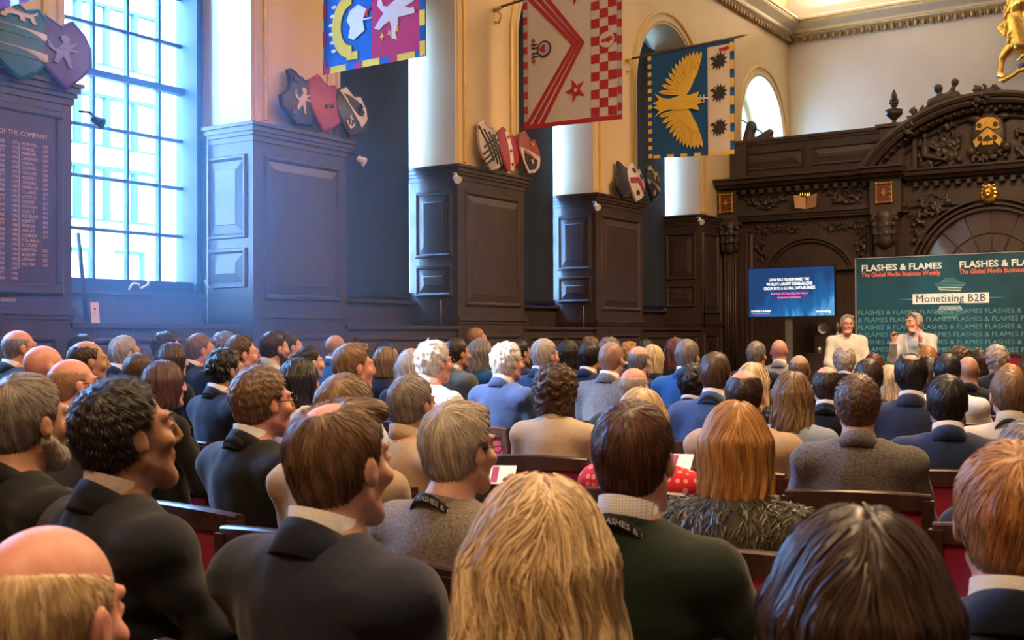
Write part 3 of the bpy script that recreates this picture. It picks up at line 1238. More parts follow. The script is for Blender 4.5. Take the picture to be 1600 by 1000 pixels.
# ------------------------------------------------------------------ panelled oak piers
def raised_panel(parent, fn, a0, a1, b0, b1, name='raised_panel', mat=None):
    """fielded panel with a bolection frame; fn(a, b, d) maps onto the face, d = distance out of it"""
    mat = mat or OAK
    w = .05
    pr = [(0, 0), (.012, .026), (.030, .026), (.046, .008), (.05, 0)]
    fm = MB()
    n = len(pr)
    v = []
    for ca, cb, sa, sb in ((a0, b0, 1, 1), (a1, b0, -1, 1), (a1, b1, -1, -1), (a0, b1, 1, -1)):
        for t_, d in pr:
            v.append(fn(ca + sa * t_, cb + sb * t_, d))
    f = []
    for q in range(4):
        r = (q + 1) % 4
        for i in range(n - 1):
            f.append((q * n + i, r * n + i, r * n + i + 1, q * n + i + 1))
    fm.add(v, f)
    fr = fm.build('panel_moulding', mat, parent)
    # field: a shallow truncated pyramid inside the frame
    g, h_ = .055, min(.07, (a1 - a0) * .18)
    v = [fn(a, b, d) for (s_, d) in ((g, 0.002), (g + h_, .016), (g + h_ + .006, .020)) for a, b in
         ((a0 + s_, b0 + s_), (a1 - s_, b0 + s_), (a1 - s_, b1 - s_), (a0 + s_, b1 - s_))]
    f = [(i * 4 + k, i * 4 + (k + 1) % 4, (i + 1) * 4 + (k + 1) % 4, (i + 1) * 4 + k) for i in range(2) for k in range(4)] + [(8, 9, 10, 11)]
    MB().add(v, f).build(name, mat, parent)


PIERS = [(3.95, 5.44), (7.165, 8.51), (10.23, 11.70), (13.35, 14.82), (16.70, 17.62)]
PZ = 3.30
XF = -7.47
for i, (y0, y1) in enumerate(PIERS):
    t = empty('trim_%d' % (i + 3), ((WX + XF) / 2, (y0 + y1) / 2, 0), kind='structure')
    a, b_ = y0 + .06, y1 - .055
    MB().box(WB + .16, XF, a, b_, 1.60, PZ - .10).build('pier_body', OAK, t)
    # cornice cap, stepped
    cap = MB()
    for k, (o, z0, z1) in enumerate(((.012, PZ - .16, PZ - .11), (.030, PZ - .11, PZ - .075), (.048, PZ - .075, PZ - .03), (.068, PZ - .03, PZ))):
        cap.box(WB + .14, XF + o, a - o, b_ + o, z0, z1)
    cap.build('cap_moulding', OAK_H, t)
    # rail and plinth below
    r = MB()
    for o, z0, z1 in ((.035, 1.575, 1.625), (.018, 1.54, 1.575)):
        r.box(WB + .2, XF + o, a - o * .6, b_ + o * .6, z0, z1)
    r.build('dado_rail', OAK_H, t)
    MB().box(WB + .2, XF + .004, a, b_, 0, 1.54).build('dado', OAK, t)
    MB().box(WB + .2, XF + .03, a, b_, 0, .18).build('plinth', OAK_H, t)
    fn = lambda p, q, d, X=XF: (X + d, p, q)
    if i == 0:
        pass
    elif i < 4:
        raised_panel(t, fn, a + .13, b_ - .09, 1.74, PZ - .27)
    else:
        raised_panel(t, fn, a + .10, b_ - .08, 1.74, PZ - .27)
    raised_panel(t, lambda p, q, d, X=XF + .004: (X + d, p, q), a + .12, b_ - .12, .30, 1.42)
    # near side: tall panel over a small one
    if i:
        fs = lambda p, q, d, Y=a: (p, Y - d, q)
        raised_panel(t, fs, WB + .24, XF - .07, 2.28, PZ - .27)
        raised_panel(t, fs, WB + .24, XF - .07, 1.84, 2.20)
# dado under each bay with its ledge
for i, (y0, y1) in enumerate(((5.38, 7.24), (8.44, 10.30), (11.63, 13.42), (14.75, 16.78))):
    t = empty('trim_%d' % (i + 10), (-7.6, (y0 + y1) / 2, 0), kind='structure')
    MB().box(-7.62, -7.485, y0, y1, 0, 1.48).build('dado', OAK, t)
    raised_panel(t, lambda p, q, d: (-7.485 + d, p, q), y0 + .14, y1 - .14, .30, 1.40)
    MB().box(-8.30, -7.45, y0, y1, 1.48, 1.515).build('window_ledge', OAK_H, t)
    MB().box(-8.28, -8.10, y0, y1, 1.515, 1.77).build('apron', OAK, t)
    MB().box(-8.32, -8.04, y0, y1, 1.77, 1.80).build('window_board', OAK_H, t)
for y0, y1, nm in ((-4.0, 3.97, 'trim_20'),):
    MB().box(-8.3, -7.45, y0, y1, 0, 1.62).build(nm, OAK, kind='structure')

# ------------------------------------------------------------------ windows of the side wall
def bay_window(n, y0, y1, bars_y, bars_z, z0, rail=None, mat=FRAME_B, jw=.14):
    w = empty('window_%d' % n, (WB, (y0 + y1) / 2, z0), kind='structure')
    c, r = (y0 + y1) / 2, (y1 - y0) / 2
    fr = MB()
    fr.box(WB - .10, WB + .16, y0, y0 + jw, z0, SPR + .2)
    fr.box(WB - .10, WB + .16 if jw > .1 else WB + .03, y1 - jw, y1, z0, SPR + .2)
    if jw > .1:
        fr.box(WB - .06, WB + .22, y1 - .19, y1 - .14, z0, SPR + .2)
    fr.box(WB - .10, WB + .16, y0, y1, z0, z0 + .10)
    path = [((WB, c - r * math.cos(a), SPR + r * math.sin(a)), (0, math.cos(a), -math.sin(a)), (1, 0, 0)) for a in [pi * k / 20 for k in range(21)]]
    fr.sweep([(0, -.10), (.12, -.10), (.12, .16), (0, .16)], path)
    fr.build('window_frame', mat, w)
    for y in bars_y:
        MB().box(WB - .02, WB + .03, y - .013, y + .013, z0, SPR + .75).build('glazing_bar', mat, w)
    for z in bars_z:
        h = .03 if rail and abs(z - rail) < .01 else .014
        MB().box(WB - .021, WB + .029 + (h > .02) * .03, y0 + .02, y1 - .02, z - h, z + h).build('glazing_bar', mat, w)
    return w


GLASS, _g, _b = _nt('window_glass')
_b.inputs['Base Color'].default_value = (1, 1, 1, 1)
_b.inputs['Roughness'].default_value = 0
_b.inputs['Transmission Weight'].default_value = 1
_b.inputs['IOR'].default_value = 1.0
_b.inputs['Alpha'].default_value = .12
BY0 = [5.83, 6.18, 6.53, 6.87]
BZ0 = [2.32, 2.76, 3.19, 3.64, 4.06, 4.50, 4.94, 5.4]
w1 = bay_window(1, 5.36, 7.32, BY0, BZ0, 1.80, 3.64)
ys = [5.46] + BY0 + [7.19]
zs = [1.88] + BZ0
for a, b_ in zip(ys[:-1], ys[1:]):
    for c, d in zip(zs[:-1], zs[1:]):
        MB().box(WB - .004, WB + .002, a + .01, b_ - .01, c + .01, d - .01).build('pane', GLASS, w1)
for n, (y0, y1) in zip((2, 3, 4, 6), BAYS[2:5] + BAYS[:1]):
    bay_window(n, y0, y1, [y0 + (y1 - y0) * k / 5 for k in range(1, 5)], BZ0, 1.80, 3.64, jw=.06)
w5 = bay_window(5, *BAYS[5], [19.2, ], [], 4.15, None, PLASTER_W)
# latch and cords of the open window
g = MB()
g.tube([(-8.05, 6.36, 1.81), (-8.05, 6.40, 1.86), (-8.05, 6.46, 1.86), (-8.05, 6.48, 1.82), (-8.05, 6.56, 1.86), (-8.05, 6.57, 1.91)], .011, 6)
g.build('sash_latch', plain('latch_white', (.7, .72, .75), .4), w1, smooth=True)
tag(MB().tube([(-8.02, 7.16, 1.92), (-8.0, 7.19, 1.86), (-7.98, 7.24, 1.82), (-7.98, 7.27, 1.815)], .006, 6).build('cable', plain('cable_white', (.7, .72, .75), .5), smooth=True),
    'short white cable trailing from the corner of the tall window sill', 'cable')
tag(MB().tube([(-8.02, 7.20, 3.26), (-8.0, 7.18, 2.6), (-7.99, 7.17, 1.9), (-7.98, 7.16, 1.52)], .006, 6).build('cable', plain('cable_white', (.7, .72, .75), .5), smooth=True),
    'thin pale cable hanging down the panelled pier beside the tall window', 'cable')

# dark roller blinds in the three further bays; they stand off the far reveal so that daylight leaks past the edge
BLIND = cloth('blackout_fabric', (.014, .020, .040), 'plain')
for (y0, y1), lab in zip(BAYS[2:5], ('dark blue blackout blind in the bay beside the tall bright window', 'dark blackout blind in the bay under the red and white banner', 'dark blackout blind in the bay beside the blue eagle banner')):
    b_ = empty('window_blind', (-8.06, (y0 + y1) / 2, 1.86), label=lab, cat='blind', group='blackout blinds')
    v, f = [], []
    n = 14
    for k in range(n + 1):
        y = y0 + .005 + (y1 - .145 - y0) * k / n
        x = -8.06 + .006 * math.sin(k * 1.3)
        v += [(x, y, 1.85), (x, y, 5.9), (x - .004, y, 5.9), (x - .004, y, 1.85)]
    for k in range(n):
        for q in range(4):
            f.append((k * 4 + q, (k + 1) * 4 + q, (k + 1) * 4 + (q + 1) % 4, k * 4 + (q + 1) % 4))
    MB().add(v, f).build('fabric', BLIND, b_, smooth=rad(40))
    MB().box(-8.075, -8.045, y0 + .01, y1 - .155, 1.83, 1.86).build('bottom_bar', DARKM, b_)

# ------------------------------------------------------------------ the building across the street
FAC = plain('pale_stone_facade', (.86, .82, .76), .8, var=.05)
TEAL = plain('teal_window_metal', (.003, .030, .036), .4)
fb = empty('office_building', (-16, 12, 0), label='pale stone office building with teal window frames across the street', cat='building')
MB().box(-17.5, -16, -2, 34, -1.5, 10).build('facade', FAC, fb)
GLS = plain('pale_window_glass', (.70, .68, .64), .15, var=.05)
for z0, z1 in ((5.90, 6.86), (4.56, 5.36), (3.34, 4.18)):
    MB().box(-16.0, -15.93, 6, 20, z1 - .015, z1 + .045).build('lintel', TEAL, fb)
    MB().box(-16.0, -15.95, 6, 20, z0 - .02, z0 + .01).build('sill', TEAL, fb)
    y = 6.0
    while y < 20:
        p = MB().box(-16.0, -15.985, y + .05, y + .50, z0 + .02, z1 - .03).build('window', GLS, fb)
        MB().box(-16.0, -15.90, y - .045, y + .045, z0, z1).build('mullion', TEAL, fb)
        y += .56
for y in (10.6, 11.6, 12.62, 13.6, 14.6):
    w = MB().box(-16.0, -15.98, y - .26, y + .26, 2.25, 2.83).build('window', GLS, fb)
    MB().box(-15.99, -15.93, y - .28, y + .30, 2.80, 2.86).build('window_head', TEAL, w)
    MB().box(-15.99, -15.93, y + .22, y + .30, 2.25, 2.83).build('window_jamb', TEAL, w)
MB().box(-17.5, -8.8, -2, 34, -1.6, -1.5).build('ground_outside', plain('paving', (.35, .35, .35), .9), kind='structure')


# ------------------------------------------------------------------ flat emblem shapes (outlines in a unit frame: x right, y up)
def star(n=5, r=1.0, r2=.40, a=pi / 2):
    return [((r if k % 2 == 0 else r2) * math.cos(a + pi * k / n), (r if k % 2 == 0 else r2) * math.sin(a + pi * k / n)) for k in range(2 * n)]


BEAST = [(-.55, -.95), (-.30, -.92), (-.22, -.70), (-.05, -.45), (.15, -.62), (.35, -.95), (.60, -.90), (.42, -.72), (.36, -.42), (.24, -.20), (.30, .05), (.62, .10), (.88, .30), (.62, .28), (.34, .24),
         (.60, .52), (.80, .78), (.55, .66), (.30, .46), (.22, .62), (.30, .82), (.10, .96), (-.14, .92), (-.30, .74), (-.22, .56), (-.10, .42), (-.26, .20), (-.40, -.05), (-.62, -.10), (-.86, .12), (-.84, .46),
         (-.98, .12), (-.86, -.18), (-.60, -.28), (-.44, -.32), (-.50, -.60)]
BIRD = [(-.95, .34), (-.62, .58), (-.36, .40), (-.14, .16), (-.36, .74), (-.14, .56), (-.06, .95), (.12, .60), (.30, .95), (.38, .55), (.72, .76), (.60, .36), (.95, .30), (.64, .02), (.90, -.28), (.54, -.24), (.60, -.70), (.30, -.44),
        (.15, -.95), (0, -.50), (-.24, -.90), (-.24, -.46), (-.64, -.76), (-.48, -.30), (-.86, -.32), (-.48, -.02), (-.56, .22)]
HAND = [(-1, -.30), (-.25, -.36), (.15, -.62), (.42, -.55), (.30, -.36), (.85, -.34), (.95, -.20), (.40, -.12), (1.0, -.02), (1.0, .12), (.42, .10), (.92, .30), (.86, .42), (.34, .26), (.62, .52), (.50, .62), (.05, .36),
        (-.30, .34), (-1, .28)]
ANCHOR = [(-.06, .55), (-.42, .55), (-.42, .42), (-.06, .42), (-.06, -.55), (-.34, -.48), (-.58, -.22), (-.46, -.14), (-.82, .08), (-.86, -.34), (-.72, -.28), (-.42, -.70), (0, -.92), (.42, -.70), (.72, -.28), (.86, -.34),
          (.82, .08), (.46, -.14), (.58, -.22), (.34, -.48), (.06, -.55), (.06, .42), (.42, .42), (.42, .55), (.06, .55), (.06, .66), (.16, .80), (0, .95), (-.16, .80), (-.06, .66)]
LION_WALK = [(-.95, -.62), (-.70, -.60), (-.66, -.30), (-.40, -.12), (-.05, -.16), (-.02, -.60), (.22, -.62), (.20, -.20), (.48, -.10), (.60, -.60), (.84, -.62), (.72, -.05), (.70, .22), (.92, .45), (.98, .80), (.86, .60),
             (.60, .32), (.10, .30), (-.30, .36), (-.42, .62), (-.66, .78), (-.90, .62), (-.98, .34), (-.80, .20), (-.72, -.02), (-.96, -.30)]


def tri_poly(m, poly, fn, d0, d1):
    """a thin raised piece with any simple outline: triangulated front plus rim"""
    from mathutils.geometry import tessellate_polygon
    P = [Vector((a, b, 0)) for a, b in poly]
    T = tessellate_polygon([P])
    n = len(poly)
    v = [fn(a, b, d0) for a, b in poly] + [fn(a, b, d1) for a, b in poly]
    f = [(n + a, n + b, n + c) for a, b, c in T] + [(i, (i + 1) % n, n + (i + 1) % n, n + i) for i in range(n)]
    return m.add(v, f)


def piece(parent, poly, c, s, fn, mat, name, rot=0.0, d=(.0, .004), flip=1):
    cs, sn = math.cos(rot), math.sin(rot)
    s = s if isinstance(s, tuple) else (s, s)
    P = [(c[0] + (a * cs * flip - b * sn) * s[0], c[1] + (a * sn * flip + b * cs) * s[1]) for a, b in poly]
    return tri_poly(MB(), P, fn, *d).build(name, mat, parent)


def rect(a0, a1, b0, b1):
    return [(a0, b0), (a1, b0), (a1, b1), (a0, b1)]


C_RED = cloth('banner_red', (.42, .022, .030))
C_CREAM = cloth('banner_cream', (.66, .55, .44))
C_BLUE = cloth('banner_blue', (.012, .075, .21))
C_BLUE2 = cloth('banner_bright_blue', (.010, .12, .40))
C_GOLD = cloth('banner_gold', (.72, .45, .06))
C_CRIM = cloth('banner_crimson', (.40, .018, .075))
C_WHITE = cloth('banner_white', (.74, .70, .72))
C_DARK = cloth('banner_black', (.035, .03, .03))
C_GREY = cloth('banner_grey', (.42, .40, .40))


def make_banner(y, x0, x1, ztop0, ztop1, zb0, zb1, ground, label, seed):
    """hangs across the hall from a pole fixed to the side wall; returns the root and a map (u 0..1, v 0..1 from the bottom, d) -> point on the near face"""
    r = empty('heraldic_banner', (x0, y, zb0), label=label, cat='banner', group='heraldic banners over the audience')

    def fn(u, v, d):
        x = x0 + (x1 - x0) * u
        zb, zt = zb0 + (zb1 - zb0) * u, ztop0 + (ztop1 - ztop0) * u
        wv = .016 * math.sin(u * 3.2 + seed) * (1.1 - v) + .0025 * math.sin(u * 17 + seed * 2 + v * 2) * (1 - v)
        return (x, y + wv - d, zb + (zt - zb) * v)
    nu, nv = 28, 10
    v, f = [], []
    for s_ in (0, 1):
        for j in range(nv + 1):
            for i in range(nu + 1):
                v.append(fn(i / nu, j / nv, -.004 * s_))
    W_ = nu + 1
    for j in range(nv):
        for i in range(nu):
            a = j * W_ + i
            f.append((a, a + 1, a + W_ + 1, a + W_))
            b = a + (nv + 1) * W_
            f.append((b, b + W_, b + W_ + 1, b + 1))
    MB().add(v, f).build('cloth', ground, r, smooth=True)
    return r, fn


def banner_pole(r, x0, x1, y, z0, z1):
    MB().tube([(WX + .06, y, z0), (x1 + .12, y, z1)], .016, 8).build('pole', wood('pole_wood', (.09, .055, .03), 'x'), r, smooth=True)
    MB().tube([(x1 + .12, y, z1), (x1 + .20, y, z1 + .01)], [.016, .004], 8).build('pole_tip', GOLD, r, smooth=True)
    MB().tube([(WX, y, z0 - .02), (WX + .10, y, z0)], .028, 8).tube([(WX + .02, y, z0 - .02), (WX + .10, y, z0 - .10), (WX + .06, y, z0 - .18), (WX + .01, y, z0 - .16)], .014, 8).build('wall_bracket', GILT_LINE, r, smooth=True)


def grid_fn(fn, n=6):
    return fn


def strip_piece(parent, fn, u0, u1, v0, v1, mat, name, d=.004):
    n = max(1, int((u1 - u0) * 28))
    k = max(1, int((v1 - v0) * 8))
    v, f = [], []
    for j in range(k + 1):
        for i in range(n + 1):
            v.append(fn(u0 + (u1 - u0) * i / n, v0 + (v1 - v0) * j / k, d))
    for j in range(k):
        for i in range(n):
            a = j * (n + 1) + i
            f.append((a, a + 1, a + n + 2, a + n + 1))
    return MB().add(v, f).build(name, mat, parent)


# --- blue banner with the golden eagle
yb = 14.40
r, fn = make_banner(yb, -7.18, -5.90, 5.33, 5.36, 3.86, 3.80, C_BLUE, 'blue banner with a golden eagle beside three dark birds, hung near the far screen', 1.0)
banner_pole(r, -7.18, -5.90, yb, 5.28, 5.36)
strip_piece(r, fn, .70, .965, .0, .95, C_CREAM, 'cream_field', .005)
strip_piece(r, fn, .70, .71, .0, .95, C_GREY, 'field_seam', .009)
for i in range(13):
    strip_piece(r, fn, .0, .045, i / 13, (i + .5) / 13, C_GOLD, 'edge_block', .006)
    strip_piece(r, fn, .955, 1.0, i / 13, (i + .5) / 13, C_BLUE if i % 2 else C_GOLD, 'edge_block', .008)
    strip_piece(r, fn, .955, 1.0, (i + .5) / 13, (i + 1) / 13, C_GOLD if i % 2 else C_BLUE2, 'edge_block', .008)
for i in range(6):
    strip_piece(r, fn, .06 + i * .16, .14 + i * .16, -.004, .028, C_GOLD, 'edge_block', .009)
DD = (.004, .013)
def bez(p, q, w, t):
    return tuple((1 - t) ** 2 * p[k] + 2 * t * (1 - t) * q[k] + t * t * w[k] for k in (0, 1))


for sgn in (1, -1):
    # wing of separate feathers fanning back from the shoulder
    for k in range(13):
        t = k / 12
        tip = bez((.635, .425), (.36, .50), (.13, .115), t)
        bas = bez((.555, .215), (.47, .12), (.40, .075), t)
        fl = lambda p: (p[0], .50 + sgn * p[1])
        d = Vector((tip[0] - bas[0], tip[1] - bas[1]))
        nrm = Vector((-d.y, d.x)).normalized() * .021
        P = [fl((bas[0] + d.x * q + nrm.x * w_, bas[1] + d.y * q + nrm.y * w_)) for q, w_ in ((0, -.8), (.5, -1), (.85, -.85), (1, 0), (.85, .85), (.5, 1), (0, .8))]
        if sgn < 0:
            P = P[::-1]
        tri_poly(MB(), P, fn, .006, .010 + .0012 * (k % 3)).build('wing_feather', C_GOLD, r)
        Q = [fl((bas[0] + d.x * q + nrm.x * w_, bas[1] + d.y * q + nrm.y * w_)) for q, w_ in ((.3, -.12), (.85, -.08), (.85, .08), (.3, .12))]
        tri_poly(MB(), Q if sgn > 0 else Q[::-1], fn, .010, .0135).build('feather_vein', cloth('banner_ochre', (.36, .20, .03)), r)
    sh = [(.36, .04), (.42, .02), (.50, .10), (.57, .22), (.52, .20), (.45, .13), (.40, .12)]
    P = [(a_, .50 + sgn * b_) for a_, b_ in sh]
    tri_poly(MB(), P if sgn > 0 else P[::-1], fn, .006, .015).build('wing_shoulder', C_GOLD, r)
piece(r, [(-1, -.10), (-.72, -.30), (-.92, -.62), (-.60, -.36), (-.30, -.30), (.1, -.42), (.5, -.36), (.8, -.5), (.74, -.18), (.98, -.12), (.80, .02), (.98, .14), (.74, .20), (.8, .46), (.5, .36), (.1, .40), (-.30, .28), (-.60, .36), (-.92, .66), (-.74, .28), (-1, .12), (-.8, 0)],
      (.36, .49), (.30, .17), fn, C_GOLD, 'eagle_body', 0, (.005, .022))
piece(r, rect(-1, 1, -.14, .14), (.62, .505), (.09, .05), fn, C_WHITE, 'sceptre', 0, (.013, .016))
for a in (.62, .66):
    piece(r, rect(-.1, .1, -1, 1), (a, .505), (.04, .035), fn, C_WHITE, 'sceptre_bar', 0, (.013, .016))
for v_ in (.815, .535, .235):
    piece(r, BIRD, (.825, v_), (.105, .085), fn, C_DARK, 'dark_bird', 0, DD)
piece(r, HAND, (.895, .915), (.06, .035), fn, C_RED, 'red_hand', .1, DD)

# --- red and white banner
yb = 11.11
r, fn = make_banner(yb, -7.12, -5.84, 5.31, 5.40, 3.77, 3.75, C_CREAM, 'white banner with a red chevron, stars and red chequers', 2.3)
banner_pole(r, -7.12, -5.84, yb, 5.23, 5.40)
V0 = .86 / 1.0
# gyron-like triple chevron pointing right
for o, w_ in ((0, .050), (.085, .050), (.17, .050)):
    for sgn in (1, -1):
        a0, b0 = .02 + o, .5 + sgn * .50
        P = [(.02 + o * 1.0, .495 + sgn * .495), (.02 + o + w_, .495 + sgn * .495), (.50 + o + w_ * .6, .56), (.50 + o - w_ * .4, .56)]
        P = [(.01 + o * .9, .56 + sgn * .555), (.01 + o * .9 + w_, .56 + sgn * .555), (.505 + o * .55 + w_ * .75, .56), (.505 + o * .55, .56)]
        if sgn < 0:
            P = P[::-1]
        P = [(a, min(.995, max(.03, b))) for a, b in P]
        tri_poly(MB(), P, fn, .005, .009).build('chevron_band', C_RED, r)
for c in ((.555, .92), (.545, .235)):
    piece(r, star(5, 1, .38, pi), c, (.105, .085), fn, C_RED, 'red_star', .06, DD)
    piece(r, circle(0, 0, 1, 12), c, (.014, .016), fn, C_CREAM, 'star_centre', 0, (.013, .015))
g = (.16, .57)
piece(r, circle(0, 0, 1, 20), (g[0] + .06, g[1]), (.075, .060), fn, C_DARK, 'badge_ring', 0, DD)
piece(r, circle(0, 0, 1, 20), (g[0] + .06, g[1]), (.060, .047), fn, C_GREY, 'badge_field', 0, (.013, .015))
piece(r, [(0, -1), (.8, -.2), (.9, .35), (.5, .7), (0, .35), (-.5, .7), (-.9, .35), (-.8, -.2)], (g[0] + .05, g[1]), (.042, .034), fn, C_RED, 'badge_heart', -pi / 2, (.015, .017))
for q in (.04, .018, -.018, -.04):
    piece(r, [(0, -1), (1.0, -.25), (1.0, .25), (0, 1)], (g[0] - .07, g[1] + q * 1.1), (.065, .008), fn, C_DARK, 'badge_ribbon', q * 6, DD)
for q in (1, -1):
    piece(r, circle(0, 0, 1, 10), (g[0] - .055, g[1] + q * .075), (.018, .015), fn, C_RED, 'badge_rose', 0, DD)
nr, nc = 16, 3
for i in range(nr):
    for j in range(nc):
        if (i + j) % 2 == 0:
            strip_piece(r, fn, .70 + j * .083, .70 + (j + 1) * .083, .035 + i * .0605, .035 + (i + 1) * .0605, C_RED, 'red_check', .006)
strip_piece(r, fn, .695, .70, 0, 1, C_GREY, 'seam', .007)
for i in range(9):
    strip_piece(r, fn, .0, .045, i / 9, (i + .5) / 9, C_RED, 'edge_block', .010)
    strip_piece(r, fn, .0, .045, (i + .5) / 9, (i + 1) / 9, C_GREY, 'edge_block', .010)
    strip_piece(r, fn, .955, 1.0, i / 9, (i + .5) / 9, C_GREY, 'edge_block', .010)
    strip_piece(r, fn, .955, 1.0, (i + .5) / 9, (i + 1) / 9, C_RED, 'edge_block', .010)
strip_piece(r, fn, 0, 1, 0, .030, C_RED, 'bottom_hem', .011)
piece(r, circle(0, 0, 1, 18), (.855, .545), (.072, .055), fn, C_CREAM, 'hand_roundel', 0, (.008, .012))
piece(r, HAND, (.86, .545), (.058, .036), fn, C_RED, 'red_hand', .15, (.012, .015))

# --- blue and crimson banner
yb = 7.80
r, fn = make_banner(yb, -7.15, -6.00, 5.30, 5.40, 3.78, 3.80, C_BLUE2, 'blue and crimson banner with a white ship and a white winged beast', 4.1)
banner_pole(r, -7.15, -6.00, yb, 5.23, 5.40)
strip_piece(r, fn, .50, 1.0, 0, 1, C_CRIM, 'crimson_field', .004)
piece(r, [(math.cos(a) * 1.0, math.sin(a)) for a in [pi * .5 + pi * k / 16 for k in range(17)]] + [(math.cos(a) * .55, math.sin(a) * .62) for a in [pi * 1.5 - pi * k / 16 for k in range(17)]], (.30, .255), (.20, .19), fn, C_GOLD, 'golden_hull', 0, DD)
strip_piece(r, fn, .25, .36, .41, .46, C_GOLD, 'hull_prow', .010)
strip_piece(r, fn, .25, .36, .055, .10, C_GOLD, 'hull_stern', .010)
piece(r, [(-.7, -.75), (-.2, -.95), (.8, -.55), (.62, 0), (.95, .6), (.2, .95), (-.55, .70), (-.85, .2), (-.5, -.2)], (.345, .265), (.11, .105), fn, C_WHITE, 'white_sail', 0, (.010, .014))
for k in range(6):
    piece(r, circle(0, 0, 1, 8), (.085 + .014 * abs(k - 2.5), .125 + .052 * k), (.026, .010), fn, C_WHITE, 'white_shield_knob', 0, DD)
piece(r, rect(-1, 1, -.1, .1), (.45, .27), (.05, .04), fn, C_WHITE, 'pennant_staff', 0, DD)
piece(r, [(-1, -.6), (0, -.2), (1, -.6), (1, .2), (0, .6), (-1, .2)], (.455, .31), (.035, .025), fn, C_RED, 'pennant', 1.2, DD)
piece(r, BEAST, (.73, .285), (.21, .155), fn, C_WHITE, 'white_beast', -.55, DD)
for k in range(4):
    piece(r, [(0, -.5), (1, -.15), (1.1, .1), (0, .5)], (.84 - .03 * k, .27), (.13, .03), fn, C_WHITE, 'wing_feather', -1.15 - .10 * k, (.012, .014))
for k in range(3):
    piece(r, star(4, 1, .3), (.60 + .07 * k, .15 + .012 * k), (.026, .024), fn, C_GOLD, 'golden_spark', .3 * k, DD)
for i in range(6):
    strip_piece(r, fn, i * .165, i * .165 + .08, -.003, .035, C_GOLD if i % 2 else C_CRIM, 'edge_block', .010)
    strip_piece(r, fn, i * .165 + .08, i * .165 + .165, -.003, .035, C_BLUE2 if i % 2 else C_GOLD, 'edge_block', .010)
    strip_piece(r, fn, .95, 1.0, i / 6, (i + .5) / 6, C_GOLD, 'edge_block', .010)
    strip_piece(r, fn, .95, 1.0, (i + .5) / 6, (i + 1) / 6, C_BLUE2, 'edge_block', .010)
    strip_piece(r, fn, .0, .035, i / 6, (i + .5) / 6, C_CRIM, 'edge_block', .010)

# --- the banner at the picture's upper corner, only its lower edge in view
yb = 4.55
r, fn = make_banner(yb, -7.15, -6.35, 5.2, 5.3, 3.60, 3.62, C_CREAM, 'cream banner with purple edge blocks above the striped shield', 5.0)
banner_pole(r, -7.15, -6.35, yb, 5.13, 5.3)
C_PUR = cloth('banner_purple', (.17, .03, .12))
for i in range(4):
    strip_piece(r, fn, .12 + i * .25, .24 + i * .25, 0, .045, C_PUR, 'edge_block', .006)

# ------------------------------------------------------------------ carved shields on the pier tops
SH_HEATER = [(-.88, .72), (-.60, .98), (-.22, .84), (0, .98), (.22, .84), (.60, .98), (.88, .72), (.92, .2), (.80, -.35), (.45, -.75), (0, -1.0), (-.45, -.75), (-.80, -.35), (-.92, .2)]
SH_WAIST = [(-.66, .58), (-.74, .76), (-.60, .92), (-.34, .94), (-.14, .84), (0, .90), (.14, .84), (.34, .94), (.60, .92), (.74, .76), (.66, .58), (.58, .30), (.66, .0), (.92, -.30), (.78, -.68), (.36, -.86), (0, -1.0), (-.36, -.86), (-.78, -.68), (-.92, -.30), (-.66, .0), (-.58, .30)]
SH_POINT = [(-.80, .62), (-.42, .98), (0, .74), (.42, .98), (.80, .62), (.92, .25), (.86, -.25), (.50, -.62), (0, -1.0), (-.50, -.62), (-.86, -.25), (-.92, .25)]


def shield(shape, yc, zc, hw, hh, tilt, color, label, deco=(), x=-7.43, edge=.045):
    hw *= 1.18
    r = empty('heraldic_shield', (x, yc, zc - hh), label=label, cat='shield', group='painted shields on the pier tops')
    cs, sn = math.cos(tilt), math.sin(tilt)

    def fn(a, b, d):
        # slightly dished board leaning back against the wall
        A, B = a * hw, b * hh
        bul = .03 * (1 - min(1, (a * a + b * b)))
        return (x + d + bul - .04 * b, yc + A * cs - B * sn, zc + A * sn + B * cs)
    n = len(shape)
    rings = []
    v, f = [], []
    for k, (s_, d) in enumerate(((1.0, 0.0), (1.0, .030), (.93, .040), (.90, .032), (.6, .034), (.3, .035))):
        v += [fn(a * s_, b * s_, d) for a, b in shape]
        if k:
            for i in range(n):
                j = (i + 1) % n
                f.append(((k - 1) * n + i, (k - 1) * n + j, k * n + j, k * n + i))
    v.append(fn(0, 0, .035))
    f += [(5 * n + i, 5 * n + (i + 1) % n, 6 * n) for i in range(n)]
    f.append(tuple(range(n))[::-1])
    MB().add(v, f).build('board', color, r, smooth=rad(35))
    for nm, poly, c, s, rot, mat, h in deco:
        P = []
        s = s if isinstance(s, tuple) else (s, s)
        c1, s1 = math.cos(rot), math.sin(rot)
        for a, b in poly:
            P.append((c[0] + a * s[0] * c1 - b * s[1] * s1, c[1] + a * s[0] * s1 + b * s[1] * c1))
        # subdivide long edges so that the piece follows the dished board
        Q = []
        for i in range(len(P)):
            a, b = P[i], P[(i + 1) % len(P)]
            k = max(1, int(math.hypot(a[0] - b[0], a[1] - b[1]) / .3))
            Q += [(a[0] + (b[0] - a[0]) * t / k, a[1] + (b[1] - a[1]) * t / k) for t in range(k)]
        tri_poly(MB(), Q, fn, .03, .034 + h).build(nm, mat, r)
    return r


